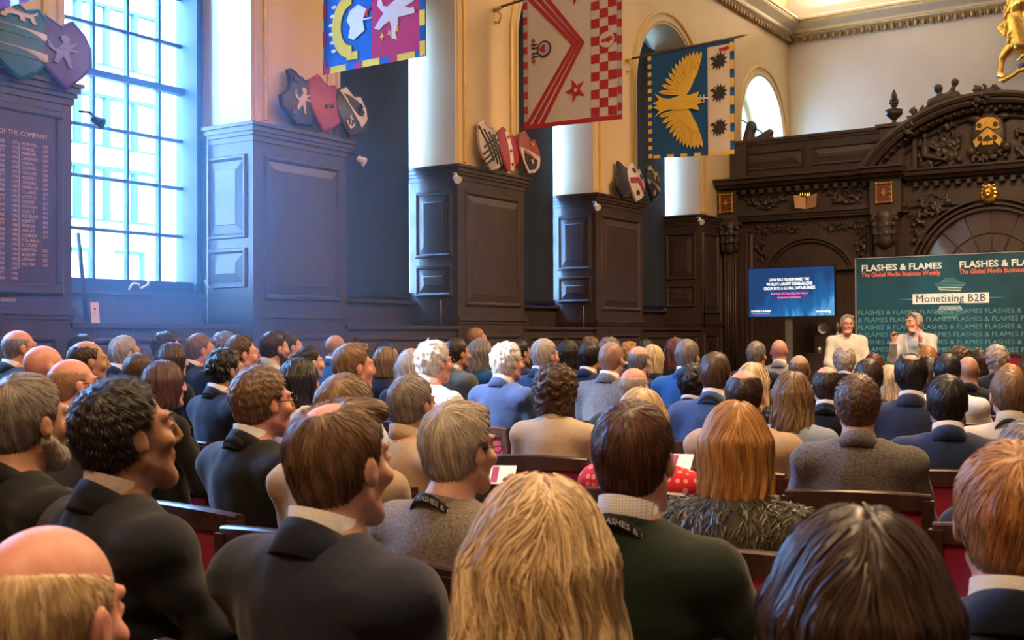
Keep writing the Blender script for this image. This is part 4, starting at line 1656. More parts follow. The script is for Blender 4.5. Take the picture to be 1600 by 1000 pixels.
P_NAVY = plain('shield_navy', (.014, .022, .050), .45)
P_RED = plain('shield_red', (.34, .025, .045), .45)
P_WHITE = plain('shield_white', (.62, .52, .46), .5)
P_BLACK = plain('shield_black', (.020, .020, .028), .45)
P_TEAL = plain('shield_teal', (.015, .14, .20), .45)
P_PURPLE = plain('shield_purple', (.10, .035, .16), .45)
P_GOLDP = plain('shield_gold', (.62, .36, .05), .4, .3)
P_PINK = plain('shield_lion_pink', (.60, .42, .38), .5)
shield(SH_WAIST, 7.73, 3.58, .215, .265, -.32, P_NAVY, 'dark navy shield with a pale rampant lion on the pier beside the tall window',
       [('lion', BEAST, (.08, .0), (.46, .50), 0, P_PINK, .012)] + [('rose', star(5, 1, .6), (-.35, .62), (.16, .14), 0, P_PURPLE, .01), ('rose', star(5, 1, .6), (-.25, -.62), (.16, .14), 0, P_PURPLE, .01)])
shield(SH_POINT, 8.08, 3.58, .235, .275, -.25, P_RED, 'plain crimson shield with a small dark bird, between the lion and anchor shields',
       [('bird', LION_WALK, (.1, .0), (.26, .12), .5, P_BLACK, .012)])
shield(SH_POINT, 8.45, 3.56, .225, .255, -.30, P_BLACK, 'black and white shield with two anchors on the pier beside the tall window',
       [('white_half', [(-.78, .60), (-.42, .93), (0, .70), (.42, .93), (.78, .60), (.88, .2), (.55, -.35), (-.02, .0)], (0, 0), (.98, .98), 0, P_WHITE, .006), ('anchor', ANCHOR, (.42, .40), (.22, .30), -.1, P_BLACK, .012),
        ('anchor', ANCHOR, (-.12, -.42), (.26, .30), .1, P_WHITE, .012)])
lat = [('lattice_bar', rect(-.85, .62, -.035, .035), (-.05, q), (1, 1), .85, P_BLACK, .010) for q in (-.5, -.2, .1, .4)] + [('lattice_bar', rect(-.75, .75, -.035, .035), (q, .0), (1, 1), -.85, P_BLACK, .011) for q in (-.45, -.15, .15, .42)]
shield(SH_HEATER, 10.86, 3.55, .25, .28, -.25, P_WHITE, 'white shield with a black lattice on the pier below the red chequered banner', lat)
shield(SH_POINT, 11.20, 3.56, .21, .27, -.28, P_RED, 'red shield with a white studded band beside the lattice shield',
       [('white_band', rect(-.95, .95, -.16, .16), (0, 0), (.9, 1), -1.2, P_WHITE, .010)] + [('stud', circle(0, 0, 1, 10), (-.22 + .22 * k, .55 - .55 * k), (.09, .07), 0, P_RED, .018) for k in range(3)])
shield(SH_POINT, 11.66, 3.58, .24, .27, -.35, plain('shield_rust', (.30, .05, .025), .45), 'rust red shield with a black and white lower field beside the dark bay',
       [('white_field', [(-.80, -.05), (.80, .25), (.78, -.2), (.45, -.68), (0, -.95), (-.45, -.68), (-.78, -.25)], (0, 0), (1, 1), 0, P_WHITE, .008), ('black_field', [(-.5, -.22), (.5, -.05), (.45, -.5), (0, -.80), (-.4, -.55)], (0, 0), (1, 1), 0, P_BLACK, .014),
        ('pale_flash', star(4, 1, .4), (.05, -.35), (.18, .16), 0, P_PINK, .02), ('stud', circle(0, 0, 1, 10), (0, .5), (.09, .08), 0, P_GOLDP, .016)])
shield(SH_WAIST, 14.06, 3.53, .19, .26, -.32, P_BLACK, 'black scrolled shield on the pier near the blue eagle banner', [])
shield(SH_POINT, 14.46, 3.53, .24, .28, -.30, P_WHITE, 'white shield with a red chevron and black crescents near the blue eagle banner',
       [('chevron', [(-.75, .0), (0, .35), (.75, .0), (.75, -.28), (0, .05), (-.75, -.28)], (0, .0), (1, 1), 0, P_RED, .012)] + [('crescent', circle(0, 0, 1, 14), c, (.15, .13), 0, P_BLACK, .012) for c in ((-.4, .55), (.4, .55), (0, -.5))])
shield(SH_POINT, 14.98, 3.57, .22, .27, -.35, P_BLACK, 'black shield with a gold rim and pale band beside the farthest dark bay',
       [('pale_band', rect(-.82, .82, -.12, .12), (0, -.05), (1, 1), .1, P_PINK, .010), ('gold_edge', [(-.8, .62), (-.42, .97), (0, .74), (.42, .97), (.8, .62), (.66, .52), (.4, .72), (0, .52), (-.4, .72), (-.66, .52)], (0, 0), (1, 1), 0, P_GOLDP, .010),
        ('diamond', star(2, 1, .5), (0, .38), (.22, .18), 0, P_GOLDP, .012), ('diamond', star(2, 1, .5), (0, -.5), (.22, .18), 0, P_PINK, .012)])
shield(SH_HEATER, 4.90, 3.52, .255, .29, -.05, P_TEAL, 'teal shield with two white bars and a walking lion above the name board',
       [('white_bar', rect(-.88, .88, -.11, .11), (0, .22), (1, 1), 0, P_WHITE, .006), ('white_bar', rect(-.80, .80, -.11, .11), (0, -.30), (1, 1), 0, P_WHITE, .006), ('walking_lion', LION_WALK, (0, .64), (.52, .26), 0, P_PINK, .014)])
shield(SH_POINT, 5.26, 3.50, .235, .275, .02, P_PURPLE, 'purple shield with a pale lion at the corner of the name board pier',
       [('lion', BEAST, (-.05, .05), (.50, .46), -.2, plain('shield_lilac', (.22, .18, .40), .5), .016)])
shield(SH_HEATER, 4.52, 3.50, .24, .28, .05, P_NAVY, 'navy shield partly cut by the edge of the picture above the name board', [('pale_roundel', circle(0, 0, 1, 16), (.5, .4), (.25, .22), 0, P_PINK, .01)])

# ------------------------------------------------------------------ name board on the nearest pier
nb = empty('name_board', (XF, 4.75, 1.75), label='dark honours board with gilded columns of names beside the tall window', cat='board')
INK = plain('faded_gilt_lettering', (.62, .42, .36), .5, .1)
MB().bbox(XF, XF + .022, 4.10, 5.24, 1.80, 3.02, .004).build('board', wood('board_wood', (.060, .035, .05), 'z'), nb)
raised = MB()
for a0, a1, b0, b1 in ((4.04, 5.30, 3.02, 3.08), (4.04, 5.30, 1.72, 1.80), (4.04, 4.10, 1.80, 3.02), (5.24, 5.30, 1.80, 3.02)):
    MB().bbox(XF, XF + .04, a0, a1, b0, b1, .012).build('board_frame', OAK_H, nb)
Tm = lambda y, z: Matrix(((0, 0, 1, XF + .024), (1, 0, 0, y), (0, 1, 0, z), (0, 0, 0, 1)))
text('MASTERS OF THE COMPANY', INK, nb, .050, Tm(4.58, 2.85), width=.58)
names = ['MELDRUMELL', 'KIMBERLL', 'MARKHAM', 'CARPENMAKER', 'EGBERT', 'STEVENPEN', 'CHILCOMBE', 'WAKEFIELD', 'LOXDRONAL', 'KIMBERLEYN', 'COCHRANE', 'LITTLETON', 'KENDREY', 'THEODORAN', 'ELLETT', 'HEAD EDMUND', 'BERNETT', 'SEXTON', 'HADLAM',
         'LUDENHICK', 'V The Bullock', 'D. COPLAND', 'RAFSTEEN', 'BLOXHAM', 'LATHAM', 'WALTON']
names2 = ['2000', '2001', '2002', '2003', '2004', '2005', '2006', '2007', '2008', '2009', '2010', '2011', '2012', '2013', '2014', '2015', '2016', '2017', '2018', '2019', '2020', '2021', '2022', '2022', '2023', '2024']
for k, nm in enumerate(names):
    z = 2.785 - k * .0345
    text(nm, INK, nb, .034, Tm(4.955, z), width=.115 + .0055 * (len(nm) - 8) if True else None, extrude=.001)
    if k not in (20, 21):
        text(names2[k], INK, nb, .032, Tm(5.125, z), width=.044, extrude=.001)
for k in range(29):
    z = 2.785 - k * .0345
    text(str(1971 + k), INK, nb, .032, Tm(4.875, z), width=.044, extrude=.001)
    text(['HOPKINS', 'WARDMAN', 'PELLETT', 'ROWSTON', 'ALDERTON'][k % 5], INK, nb, .034, Tm(4.70, z), width=.12, extrude=.001)
MB().box(XF + .022, XF + .025, 4.934, 4.939, 1.90, 2.80).build('dividing_line', INK, nb)
tag(MB().bbox(XF + .005, XF + .012, 4.80, 4.92, 1.66, 1.69, .002).build('brass_plate', plain('dull_brass', (.25, .2, .22), .5, .3), label='tiny dull brass plate below the honours board', cat='plate'))

# ------------------------------------------------------------------ small fixtures on the piers
SPOTW = plain('lamp_white', (.75, .74, .76), .4)
for y, z, lab, mt, sy in ((8.52, 3.13, 'small white spotlight on a short arm at the corner of the anchor shield pier', SPOTW, 1), (10.16, 3.13, 'small white spotlight at the corner of the lattice shield pier', SPOTW, -1),
                          (13.28, 3.11, 'small white spotlight at the corner of the pier before the eagle banner', SPOTW, -1), (16.60, 3.18, 'small pale spotlight on the last pier next to the carved screen', SPOTW, -1),
                          (5.50, 3.05, 'small black spotlight seen against the bright window, fixed to the name board pier', DARKM, 1)):
    r = empty('spotlight', (-7.42, y, z), label=lab, cat='spotlight')
    dx = .10
    MB().tube([(-7.47, y - .05 * sy, z + .06), (-7.40, y - .01 * sy, z + .05), (-7.37, y + .02 * sy, z + .01)], .010, 8).build('arm', DARKM if sy > 0 else mt, r, smooth=True)
    d = Vector((.55, .25 * sy, -.35)).normalized()
    p = Vector((-7.37, y + .03 * sy, z - .01))
    MB().tube([p - d * .04, p - d * .03, p + d * .02, p + d * .05, p + d * .052], [.018, .032, .040, .046, .030], 14).build('lamp_head', mt, r, smooth=rad(40))
# unseen lamp without a fixture, added to whiten the bright heads in mid room
light('added_head_beam', 'SPOT', (-7.2, 2.6, 5.2), (-3.98, 5.45, 1.25), 5000, (.88, .94, 1.0), size=.04, spot=rad(13), blend=.7)


# ------------------------------------------------------------------ carved oak screen across the end of the hall
YS = 17.75                     # face of its panelling
scr = empty('carved_screen', (-4.0, YS, 0), label='tall dark carved oak screen with curved pediment across the end of the hall', cat='screen')
XK = -3.35                     # axis of the central arch
fy = lambda a, b, d, Y=YS: (a, Y - d, b)


def blob(parts, name, mat, parent, res=.02, pad=.06, smooth=True):
    """blended carving: parts are ('e', centre, radii) or ('c', a, b, ra, rb), optional trailing k"""
    lo, hi = np.full(3, 9e9), np.full(3, -9e9)
    for p in parts:
        if p[0] == 'e':
            lo = np.minimum(lo, np.array(p[1]) - p[2])
            hi = np.maximum(hi, np.array(p[1]) + p[2])
        else:
            r_ = max(p[3], p[4])
            lo = np.minimum(lo, np.minimum(p[1], p[2]) - r_)
            hi = np.maximum(hi, np.maximum(p[1], p[2]) + r_)
    F = Field(*[np.arange(lo[q] - pad, hi[q] + pad, res) for q in range(3)])
    for p in parts:
        if p[0] == 'e':
            F.ell(p[1], p[2], p[3] if len(p) > 3 else .012)
        else:
            F.cap(p[1], p[2], p[3], p[4], p[5] if len(p) > 5 else .012)
    V, Q = F.nets()
    return link(name, np_mesh(name, V, Q), mat, parent)


def garland(x0, z0, x1, z1, sag, y, r, parent, n=9, name='carved_swag', seed=1):
    rg = random.Random(seed)
    P = []
    for k in range(n + 1):
        t = k / n
        c = (x0 + (x1 - x0) * t, y - r * .3, z0 + (z1 - z0) * t - sag * 4 * t * (1 - t))
        rr = r * (.65 + .5 * math.sin(pi * t))
        for q in range(4):
            P.append(('e', (c[0] + rg.uniform(-1, 1) * rr, c[1] - rg.uniform(0, 1) * rr * .5, c[2] + rg.uniform(-1, 1) * rr), (rr * .55, rr * .45, rr * .55)))
    return blob(P, name, OAK_C, parent, .014)


def leafage(xc, zc, w, h, y, parent, n=26, seed=2, name='carved_leafage', mat=None, res=.016, r=.05):
    rg = random.Random(seed)
    P = []
    for k in range(n):
        a, b = rg.uniform(-1, 1), rg.uniform(-1, 1)
        x, z = xc + a * w, zc + b * h
        an = rg.uniform(0, 2 * pi)
        L = rg.uniform(.6, 1.5) * r
        P.append(('c', (x, y - rg.uniform(.0, .05), z), (x + math.cos(an) * L, y - rg.uniform(.01, .06), z + math.sin(an) * L), r * rg.uniform(.35, .55), r * rg.uniform(.12, .3)))
        if k % 3 == 0:
            P.append(('e', (x, y - .02, z), (r * .6, r * .5, r * .6)))
    return blob(P, name, mat or OAK_C, parent, res)


# panelled body of the screen with the arched opening of the fanlight cut out
ZA, RA = 2.205, 1.0
body = MB()
top = 3.30
arcs = [(XK - RA * math.cos(pi * k / 30), ZA + RA * math.sin(pi * k / 30)) for k in range(31)]
for Y in (YS, YS + .12):
    for a0, a1 in ((WX - .02, XK - RA), (XK + RA, 2.6)):
        body.add([(a0, Y, 0), (a1, Y, 0), (a1, Y, top), (a0, Y, top)], [(0, 1, 2, 3)])
    v = [(a, Y, b) for a, b in arcs] + [(a, Y, top) for a, b in arcs]
    body.add(v, [(k, k + 1, 31 + k + 1, 31 + k) for k in range(30)])
v = [(a, YS, b) for a, b in arcs] + [(a, YS + .12, b) for a, b in arcs]
body.add(v, [(k, k + 1, 31 + k + 1, 31 + k) for k in range(30)])
body.build('panelling', OAK, scr)
# arch mouldings round the fanlight: three stepped rolls
for r_, w_, d in ((1.01, .05, .05), (1.075, .045, .085), (1.145, .04, .11)):
    path = [((XK - r_ * math.cos(a), YS, ZA + r_ * math.sin(a)), (math.cos(a), 0, -math.sin(a)), (0, -1, 0)) for a in [pi * k / 40 for k in range(41)]]
    MB().sweep([(-w_ * .6, 0), (-w_ * .6, d * .6), (-w_ * .3, d), (w_ * .3, d), (w_ * .6, d * .6), (w_ * .6, 0)], path).build('arch_roll', OAK_X, scr, smooth=rad(30))
# fanlight: glass sectors between bars
FG, _n, _b = _nt('fanlight_glass')
_b.inputs['Base Color'].default_value = (.085, .066, .058, 1)
_b.inputs['Roughness'].default_value = .06
_b.inputs['Metallic'].default_value = .0
_b.inputs['Specular IOR Level'].default_value = 1.0
_b.inputs['Coat Weight'].default_value = .8
_b.inputs['Coat Roughness'].default_value = .02
_b.inputs['Alpha'].default_value = .82
fan = MB().box(XK - .03, XK + .03, YS + .03, YS + .07, ZA, ZA + .4).build('fanlight', OAK_C, scr)
secs = [pi * k / 8 for k in range(9)]
for r0, r1 in ((.02, .40), (.40, .66), (.66, .99)):
    for a0, a1 in zip(secs[:-1], secs[1:]):
        pts = [(XK + r1 * math.cos(a0 + (a1 - a0) * k / 5), ZA + r1 * math.sin(a0 + (a1 - a0) * k / 5)) for k in range(6)] + [(XK + r0 * math.cos(a1 + (a0 - a1) * k / 5), ZA + r0 * math.sin(a1 + (a0 - a1) * k / 5)) for k in range(6)]
        MB().prism(pts, lambda a, b, d: (a, YS + .05 + d, b), 0, .004).build('pane', FG, fan)
for r_ in (.40, .66):
    MB().tube([(XK + r_ * math.cos(pi * k / 30), YS + .04, ZA + r_ * math.sin(pi * k / 30)) for k in range(31)], .011, 6).build('fanlight_bar', OAK_C, fan, smooth=True)
for a in secs[1:-1]:
    MB().tube([(XK + .05 * math.cos(a), YS + .04, ZA + .05 * math.sin(a)), (XK + 1.0 * math.cos(a), YS + .04, ZA + 1.0 * math.sin(a))], .010, 6).build('fanlight_bar', OAK_C, fan, smooth=True)
# doors under the fanlight
for s_ in (-1, 1):
    d_ = MB().box(min(XK, XK + s_ * RA), max(XK, XK + s_ * RA), YS + .03, YS + .10, 0, ZA).build('door_leaf', OAK, scr)
MB().box(XK - 1.0, XK + 1.0, YS - .02, YS + .12, ZA - .05, ZA + .02).build('transom', OAK_X, scr)
# gilded lion mask keystone
P = [('e', (XK, YS - .13, 3.43), (.085, .07, .10)), ('e', (XK, YS - .19, 3.39), (.045, .05, .045)), ('e', (XK, YS - .15, 3.33), (.055, .05, .05))]
for k in range(12):
    a = 2 * pi * k / 12
    P.append(('e', (XK + .095 * math.cos(a), YS - .12, 3.42 + .115 * math.sin(a)), (.036, .04, .036)))
for s_ in (-1, 1):
    P += [('e', (XK + s_ * .04, YS - .185, 3.45), (.018, .02, .014)), ('e', (XK + s_ * .075, YS - .15, 3.53), (.028, .03, .028))]
blob(P, 'lion_mask_keystone', GOLD, scr, .010)

# entablature: frieze wall, architrave, cornice in two stretches
XL, XM, XR = WX + .02, -4.50, 2.6
MB().box(XL, XR, YS - .06, YS + .12, top, 3.74).build('frieze', OAK_X, scr)
for z0, z1, d in ((3.23, 3.27, .10), (3.27, 3.31, .13), (3.31, 3.355, .17)):
    MB().box(XL, XM, YS - d, YS, z0, z1).build('architrave_band', OAK_X, scr)
MB().box(XL + .0, XL + .32, YS - .19, YS, 3.22, 3.74).build('pilaster_block', OAK_X, scr)
MB().box(-5.02, -4.56, YS - .26, YS, 3.22, 3.74).build('pilaster_block', OAK_X, scr)
cor = [(0, 0), (.08, 0), (.10, .035), (.18, .05), (.20, .09), (.28, .10), (.30, .15), (.34, .17), (.34, .19), (0, .19)]
MB().sweep(cor, [((x, YS - .06, 3.72), (0, -1, 0), (0, 0, 1)) for x in (XL, -5.02)]).build('cornice', OAK_X, scr)
MB().sweep(cor, [((x, YS - .18, 3.71), (0, -1, 0), (0, 0, 1)) for x in (-5.10, XM + .02)]).build('cornice', OAK_X, scr)
MB().sweep([(a * .9, b) for a, b in cor], [((x, YS - .06, 3.64), (0, -1, 0), (0, 0, 1)) for x in (XM, XR)]).build('cornice', OAK_X, scr)
for x0, x1, yy, zz in ((XL + .1, -5.1, YS - .20, 3.705), (XM + .1, -1.4, YS - .18, 3.625)):
    x = x0
    while x < x1:
        MB().bbox(x, x + .07, yy, yy + .10, zz - .045, zz + .03, .006).build('dentil', OAK_C, scr)
        x += .15
# gilded cartouches on the pilaster blocks
for xc, zc, w_, Y in ((-7.35, 3.54, .115, YS - .19), (-4.80, 3.52, .125, YS - .26)):
    c = MB().bbox(xc - w_, xc + w_, Y - .02, Y, zc - .155, zc + .155, .005).build('cartouche', plain('cartouche_red', (.16, .045, .02), .5), scr)
    for a0, a1, b0, b1 in ((-w_, w_, .13, .155), (-w_, w_, -.155, -.13), (-w_, -w_ + .022, -.14, .14), (w_ - .022, w_, -.14, .14)):
        MB().bbox(xc + a0, xc + a1, Y - .04, Y - .02, zc + b0, zc + b1, .006).build('gilt_frame', GOLD, c)
    for sa in (-1, 1):
        for sb in (-1, 1):
            MB().ball((xc + sa * w_ * .9, Y - .03, zc + sb * .145), .026, 10, 6).build('gilt_knob', GOLD, c, smooth=True)
    for sb in (-.07, 0, .07):
        MB().ball((xc + w_ * .72, Y - .03, zc + sb), .017, 8, 5).build('gilt_knob', GOLD, c, smooth=True)
    MB().prism([(xc + a * .05, zc + b * .07) for a, b in star(4, 1, .42)], lambda a, b, d, Y=Y: (a, Y - .02 - d, b), 0, .02).build('gilt_flower', GOLD, c)
# open book with a small crown in the frieze
bk = empty('gilded_book', (-6.03, YS - .2, 3.36), label='open gilded book with a small crown on the frieze of the carved screen', cat='carving')
PAG = plain('gilt_pages', (.50, .28, .13), .45, .15)
for s_ in (-1, 1):
    P = [(0, 0), (.165 * s_, .025), (.185 * s_, .23), (.01 * s_, .20)]
    MB().prism(P, lambda a, b, d, s_=s_: (-6.03 + a, YS - .14 - d - .05 * abs(a) / .18, 3.36 + b), 0, .035).build('page_block', PAG, bk)
cr = MB()
for k in range(5):
    x = -6.05 + (k - 2) * .035
    cr.lathe([(.014, 0), (.012, .03), (.004, .06), (.001, .065)], (x, YS - .17, 3.57), 8)
cr.lathe([(.085, 0), (.09, .012), (.085, .025)], (-6.05, YS - .17, 3.555), 16, 1, .4)
cr.build('crown', GOLD, bk, smooth=rad(40))
for x0, x1, sd in ((-7.10, -6.30, 3), (-5.78, -5.10, 4)):
    garland(x0, 3.64, x1, 3.64, .16, YS - .06, .05, scr, 10, seed=sd)
for x0, x1, sd in ((-7.0, -6.1, 13), (-5.95, -5.12, 14)):
    garland(x0, 3.16, x1, 3.16, .10, YS, .035, scr, 9, seed=sd)
leafage(-4.10, 3.32, .24, .15, YS - .03, scr, 60, 21, 'carved_spandrel')
leafage(-4.36, 3.02, .10, .26, YS - .03, scr, 44, 22, 'carved_spandrel')
leafage(-2.60, 3.32, .22, .13, YS - .03, scr, 20, 23, 'carved_spandrel')
for xc_, zc_, w_, h_, sd_ in ((-6.75, 3.52, .26, .10, 51), (-5.42, 3.52, .22, .10, 52), (-6.62, 3.08, .40, .06, 53), (-5.45, 3.08, .30, .06, 54), (-6.85, 2.80, .10, .20, 55), (-5.22, 2.80, .08, .20, 56)):
    leafage(xc_, zc_, w_, h_, YS - (.06 if zc_ > 3.3 else .0), scr, 34, sd_, 'carved_foliage', r=.036, res=.014)
# capitals and pilaster shafts
for xc, w_, Y in ((-7.30, .14, YS - .17), (-4.80, .17, YS - .22)):
    c = MB().box(xc - w_ * .82, xc + w_ * .82, Y, YS, 0, 2.80).build('pilaster_shaft', OAK, scr)
    for k in range(5):
        x = xc - w_ * .6 + k * w_ * .3
        MB().tube([(x, Y, .4), (x, Y, 2.76)], .018, 6).build('flute', OAK, c, smooth=True)
    MB().bbox(xc - w_ * 1.15, xc + w_ * 1.15, Y - .07, YS, 3.17, 3.225, .01).build('abacus', OAK_X, scr)
    P = []
    for zz, ww, n in ((2.85, .95, 4), (2.98, 1.05, 4), (3.09, 1.15, 3)):
        for k in range(n):
            x = xc + w_ * ww * (-1 + 2 * k / (n - 1)) * .82
            P += [('c', (x, Y - .02, zz - .06), (x, Y - .07, zz + .06), .045, .03), ('e', (x, Y - .09, zz + .05), (.035, .03, .022))]
    P.append(('c', (xc, Y + .02, 2.80), (xc, Y + .02, 3.16), w_ * .75, w_ * .85))
    for s_ in (-1, 1):
        P.append(('e', (xc + s_ * w_ * 1.05, Y - .06, 3.12), (.045, .05, .045)))
    blob(P, 'leafy_capital', OAK_C, scr, .013)
# blind arch over the television
for r_, w_, d in ((.70, .04, .05), (.75, .045, .08)):
    path = [((-6.04 - r_ * math.cos(a), YS, 2.20 + r_ * math.sin(a) * .96), (math.cos(a), 0, -math.sin(a)), (0, -1, 0)) for a in [pi * (.10 + .8 * k / 30) for k in range(31)]]
    MB().sweep([(-w_ * .6, 0), (-w_ * .6, d * .6), (-w_ * .3, d), (w_ * .3, d), (w_ * .6, d * .6), (w_ * .6, 0)], path).build('arch_roll', OAK_X, scr, smooth=rad(30))
MB().box(-6.85, -5.25, YS - .10, YS, 2.40, 2.46).build('niche_rail', OAK_X, scr)
for x0, x1 in ((-7.12, -6.92), (-5.20, -5.04)):
    raised_panel(scr, fy, x0, x1, .4, 3.1, 'upright_panel', OAK)

# attic with two panels, gallery front above the cornice
YA = 18.20
MB().box(XL, -4.0, YA, YA + .10, 3.80, 4.60).build('attic_panelling', OAK, scr)
MB().box(XL, -4.85, YA - .05, YA + .12, 4.59, 4.64).build('attic_rail', OAK_X, scr)
MB().box(XL, -4.85, YA - .025, YA + .10, 4.55, 4.59).build('attic_rail', OAK_X, scr)
fa = lambda a, b, d: (a, YA - d, b)
raised_panel(scr, fa, -7.32, -6.26, 4.12, 4.44, 'attic_panel', OAK_X)
raised_panel(scr, fa, -6.16, -5.06, 4.12, 4.44, 'attic_panel', OAK_X)
MB().box(XL, XL + .28, YA - .10, YA, 3.88, 4.56).build('attic_post', OAK, scr)
MB().box(XL, XR, 17.5, YA + .1, 3.78, 3.83).build('cornice_top', OAK_X, scr)
# pedestal and urn finial
MB().box(-4.90, -4.55, 17.62, 17.95, 3.88, 4.52).box(-4.95, -4.50, 17.57, 18.0, 4.52, 4.57).build('pedestal', OAK, scr)
urn = [(.02, 0), (.075, .0), (.08, .02), (.035, .045), (.028, .07), (.06, .10), (.115, .15), (.13, .19), (.12, .215), (.13, .225), (.12, .24), (.05, .255), (.04, .27), (.02, .28)]
u = MB().lathe(urn, (-4.72, 17.78, 4.57), 20).build('urn', OAK_C, scr, smooth=rad(45))
P = []
for k, (zz, rr) in enumerate(((.30, .055), (.34, .075), (.38, .070), (.42, .055), (.455, .045), (.49, .03), (.52, .018))):
    for q in range(5):
        a = 2 * pi * q / 5 + k
        P.append(('e', (-4.72 + rr * .6 * math.cos(a), 17.78 + rr * .6 * math.sin(a), 4.57 + zz), (rr * .42, rr * .42, .024), .003))
blob(P, 'flame_bouquet', OAK_C, u, .008)

# curved pediment
ZP, RP = 2.64, 2.22
a0 = math.acos(1.80 / RP)
angs = [a0 + (pi - 2 * a0) * k / 44 for k in range(45)]
for r0, r1, d0, d1, nm in ((2.14, 2.22, .36, .12, 'pediment_top_moulding'), (2.06, 2.14, .30, .12, 'pediment_fascia'), (1.98, 2.06, .16, .10, 'pediment_soffit'), (1.88, 1.92, .08, .02, 'pediment_inner_roll')):
    path = [((XK - math.cos(a) * r0, YS, ZP + math.sin(a) * r0), (-math.cos(a), 0, math.sin(a)), (0, -1, 0)) for a in angs]
    MB().sweep([(0, -.10), (0, d0 - .03), ((r1 - r0) * .5, d0), (r1 - r0, d0 - .01), (r1 - r0, -.10)], path).build(nm, OAK_X if 'fascia' not in nm else OAK, scr, smooth=rad(30))
for k in range(30):
    a = a0 + (pi - 2 * a0) * (k + .5) / 30
    p = Vector((XK - math.cos(a) * 2.0, YS - .2, ZP + math.sin(a) * 2.0))
    MB().ball(p, (.035, .09, .035), 8, 5).build('modillion', OAK_C, scr, smooth=True)
tym = [(XK - math.cos(a) * 2.0, ZP + math.sin(a) * 2.0) for a in angs if ZP + math.sin(a) * 2.0 > 3.84]
tri_poly(MB(), [(tym[0][0], 3.84)] + tym + [(tym[-1][0], 3.84)], lambda a, b, d: (a, YS - d, b), -.05, .0).build('tympanum', OAK, scr)
MB().box(-4.42, -4.36, YS - .10, YS, 3.84, 4.40).build('tympanum_stile', OAK, scr)
# carved figures and trophies in the tympanum
leafage(-4.02, 4.08, .30, .20, YS - .04, scr, 80, 31, 'carved_trophy', r=.07)
leafage(-3.92, 4.32, .12, .16, YS - .05, scr, 26, 32, 'carved_trophy', r=.06)
leafage(-2.72, 4.10, .30, .22, YS - .04, scr, 50, 33, 'carved_trophy', r=.07)
leafage(XK, 3.98, .26, .08, YS - .06, scr, 26, 34, 'carved_scroll', r=.06)
blob([('e', (-4.24, YS - .10, 4.15), (.07, .06, .16)), ('e', (-4.24, YS - .11, 4.33), (.045, .045, .055)), ('c', (-4.22, YS - .13, 4.22), (-4.06, YS - .16, 4.12), .03, .02), ('c', (-4.24, YS - .12, 4.05), (-4.02, YS - .14, 3.98), .05, .03)], 'carved_figure', OAK_C, scr, .014)
arm = empty('coat_of_arms', (XK, YS - .2, 4.0), label='black cartouche with gilded chevron, sun and open book in the pediment', cat='coat of arms')
blob([('e', (XK, YS - .10, 4.28), (.24, .07, .30)), ('e', (XK - .24, YS - .12, 4.05), (.07, .05, .07)), ('e', (XK + .24, YS - .12, 4.08), (.07, .05, .07)), ('e', (XK - .2, YS - .10, 4.52), (.10, .05, .05)), ('e', (XK + .2, YS - .10, 4.52), (.10, .05, .05)),
      ('e', (XK, YS - .1, 4.62), (.18, .05, .05))], 'cartouche', OAK_C, arm, .016)
fz = lambda a, b, d: (XK + a, YS - .155 - d, 4.28 + b)
MB().prism([(-.16, .06), (-.15, .16), (-.08, .22), (0, .235), (.08, .22), (.15, .16), (.16, .06), (.08, .05), (0, .10), (-.08, .05)], fz, 0, .03).build('gilded_chief', GOLD, arm)
for s_ in (-1, 1):
    MB().prism([(0, .08), (s_ * .20, -.10), (s_ * .16, -.20), (0, -.02)], fz, 0, .03).build('gilded_chevron', GOLD, arm)
    MB().lathe([(.030, 0), (.034, .012), (.028, .02)], (0, 0, 0), 14).build('ring_badge', plain('badge_dark', (.05, .03, .02), .5), arm).matrix_basis = Matrix.Translation((XK + s_ * .10, YS - .19, 4.21)) @ Matrix.Rotation(pi / 2, 4, 'X')
    MB().lathe([(.030, 0), (.034, .012), (.028, .02)], (0, 0, 0), 14).build('ring_badge', plain('badge_dark', (.05, .03, .02), .5), arm).matrix_basis = Matrix.Translation((XK + s_ * .11, YS - .19, 4.40)) @ Matrix.Rotation(pi / 2, 4, 'X')
    MB().prism([(s_ * .005, -.17), (s_ * .075, -.165), (s_ * .075, -.11), (s_ * .005, -.12)], fz, 0, .035).build('gilded_book_leaf', GOLD, arm)
for o in list(arm.children):
    if o.name.startswith('ring_badge'):
        o.matrix_parent_inverse = wmat(arm).inverted()
# reclining cherubs and foliage on the back of the pediment
def on_arc(x, h=0):
    return ZP + math.sqrt(RP ** 2 - (x - XK) ** 2) + h
xq = -3.98
zq = on_arc(xq)
blob([('c', (xq - .14, YS - .12, zq + .04), (xq + .16, YS - .12, zq + .10), .085, .10), ('e', (xq - .06, YS - .12, zq + .25), (.068, .065, .072)), ('c', (xq - .02, YS - .12, zq + .12), (xq - .05, YS - .12, zq + .18), .05, .04),
      ('c', (xq + .10, YS - .14, zq + .12), (xq + .17, YS - .13, zq + .26), .045, .03), ('e', (xq + .18, YS - .13, zq + .31), (.055, .055, .06)), ('c', (xq - .10, YS - .14, zq + .05), (xq - .24, YS - .14, zq - .03), .035, .025),
      ('c', (xq + .15, YS - .14, zq + .08), (xq + .30, YS - .14, zq + .09), .045, .03), ('c', (xq - .03, YS - .17, zq + .14), (xq - .14, YS - .17, zq + .08), .025, .02)], 'reclining_cherubs', OAK_C, scr, .012)
leafage(-4.33, on_arc(-4.33, .05), .10, .07, YS - .10, scr, 22, 41, 'leaf_crest', r=.05)
leafage(-3.38, on_arc(-3.38, .05), .16, .05, YS - .16, scr, 26, 42, 'leaf_crest', r=.05)
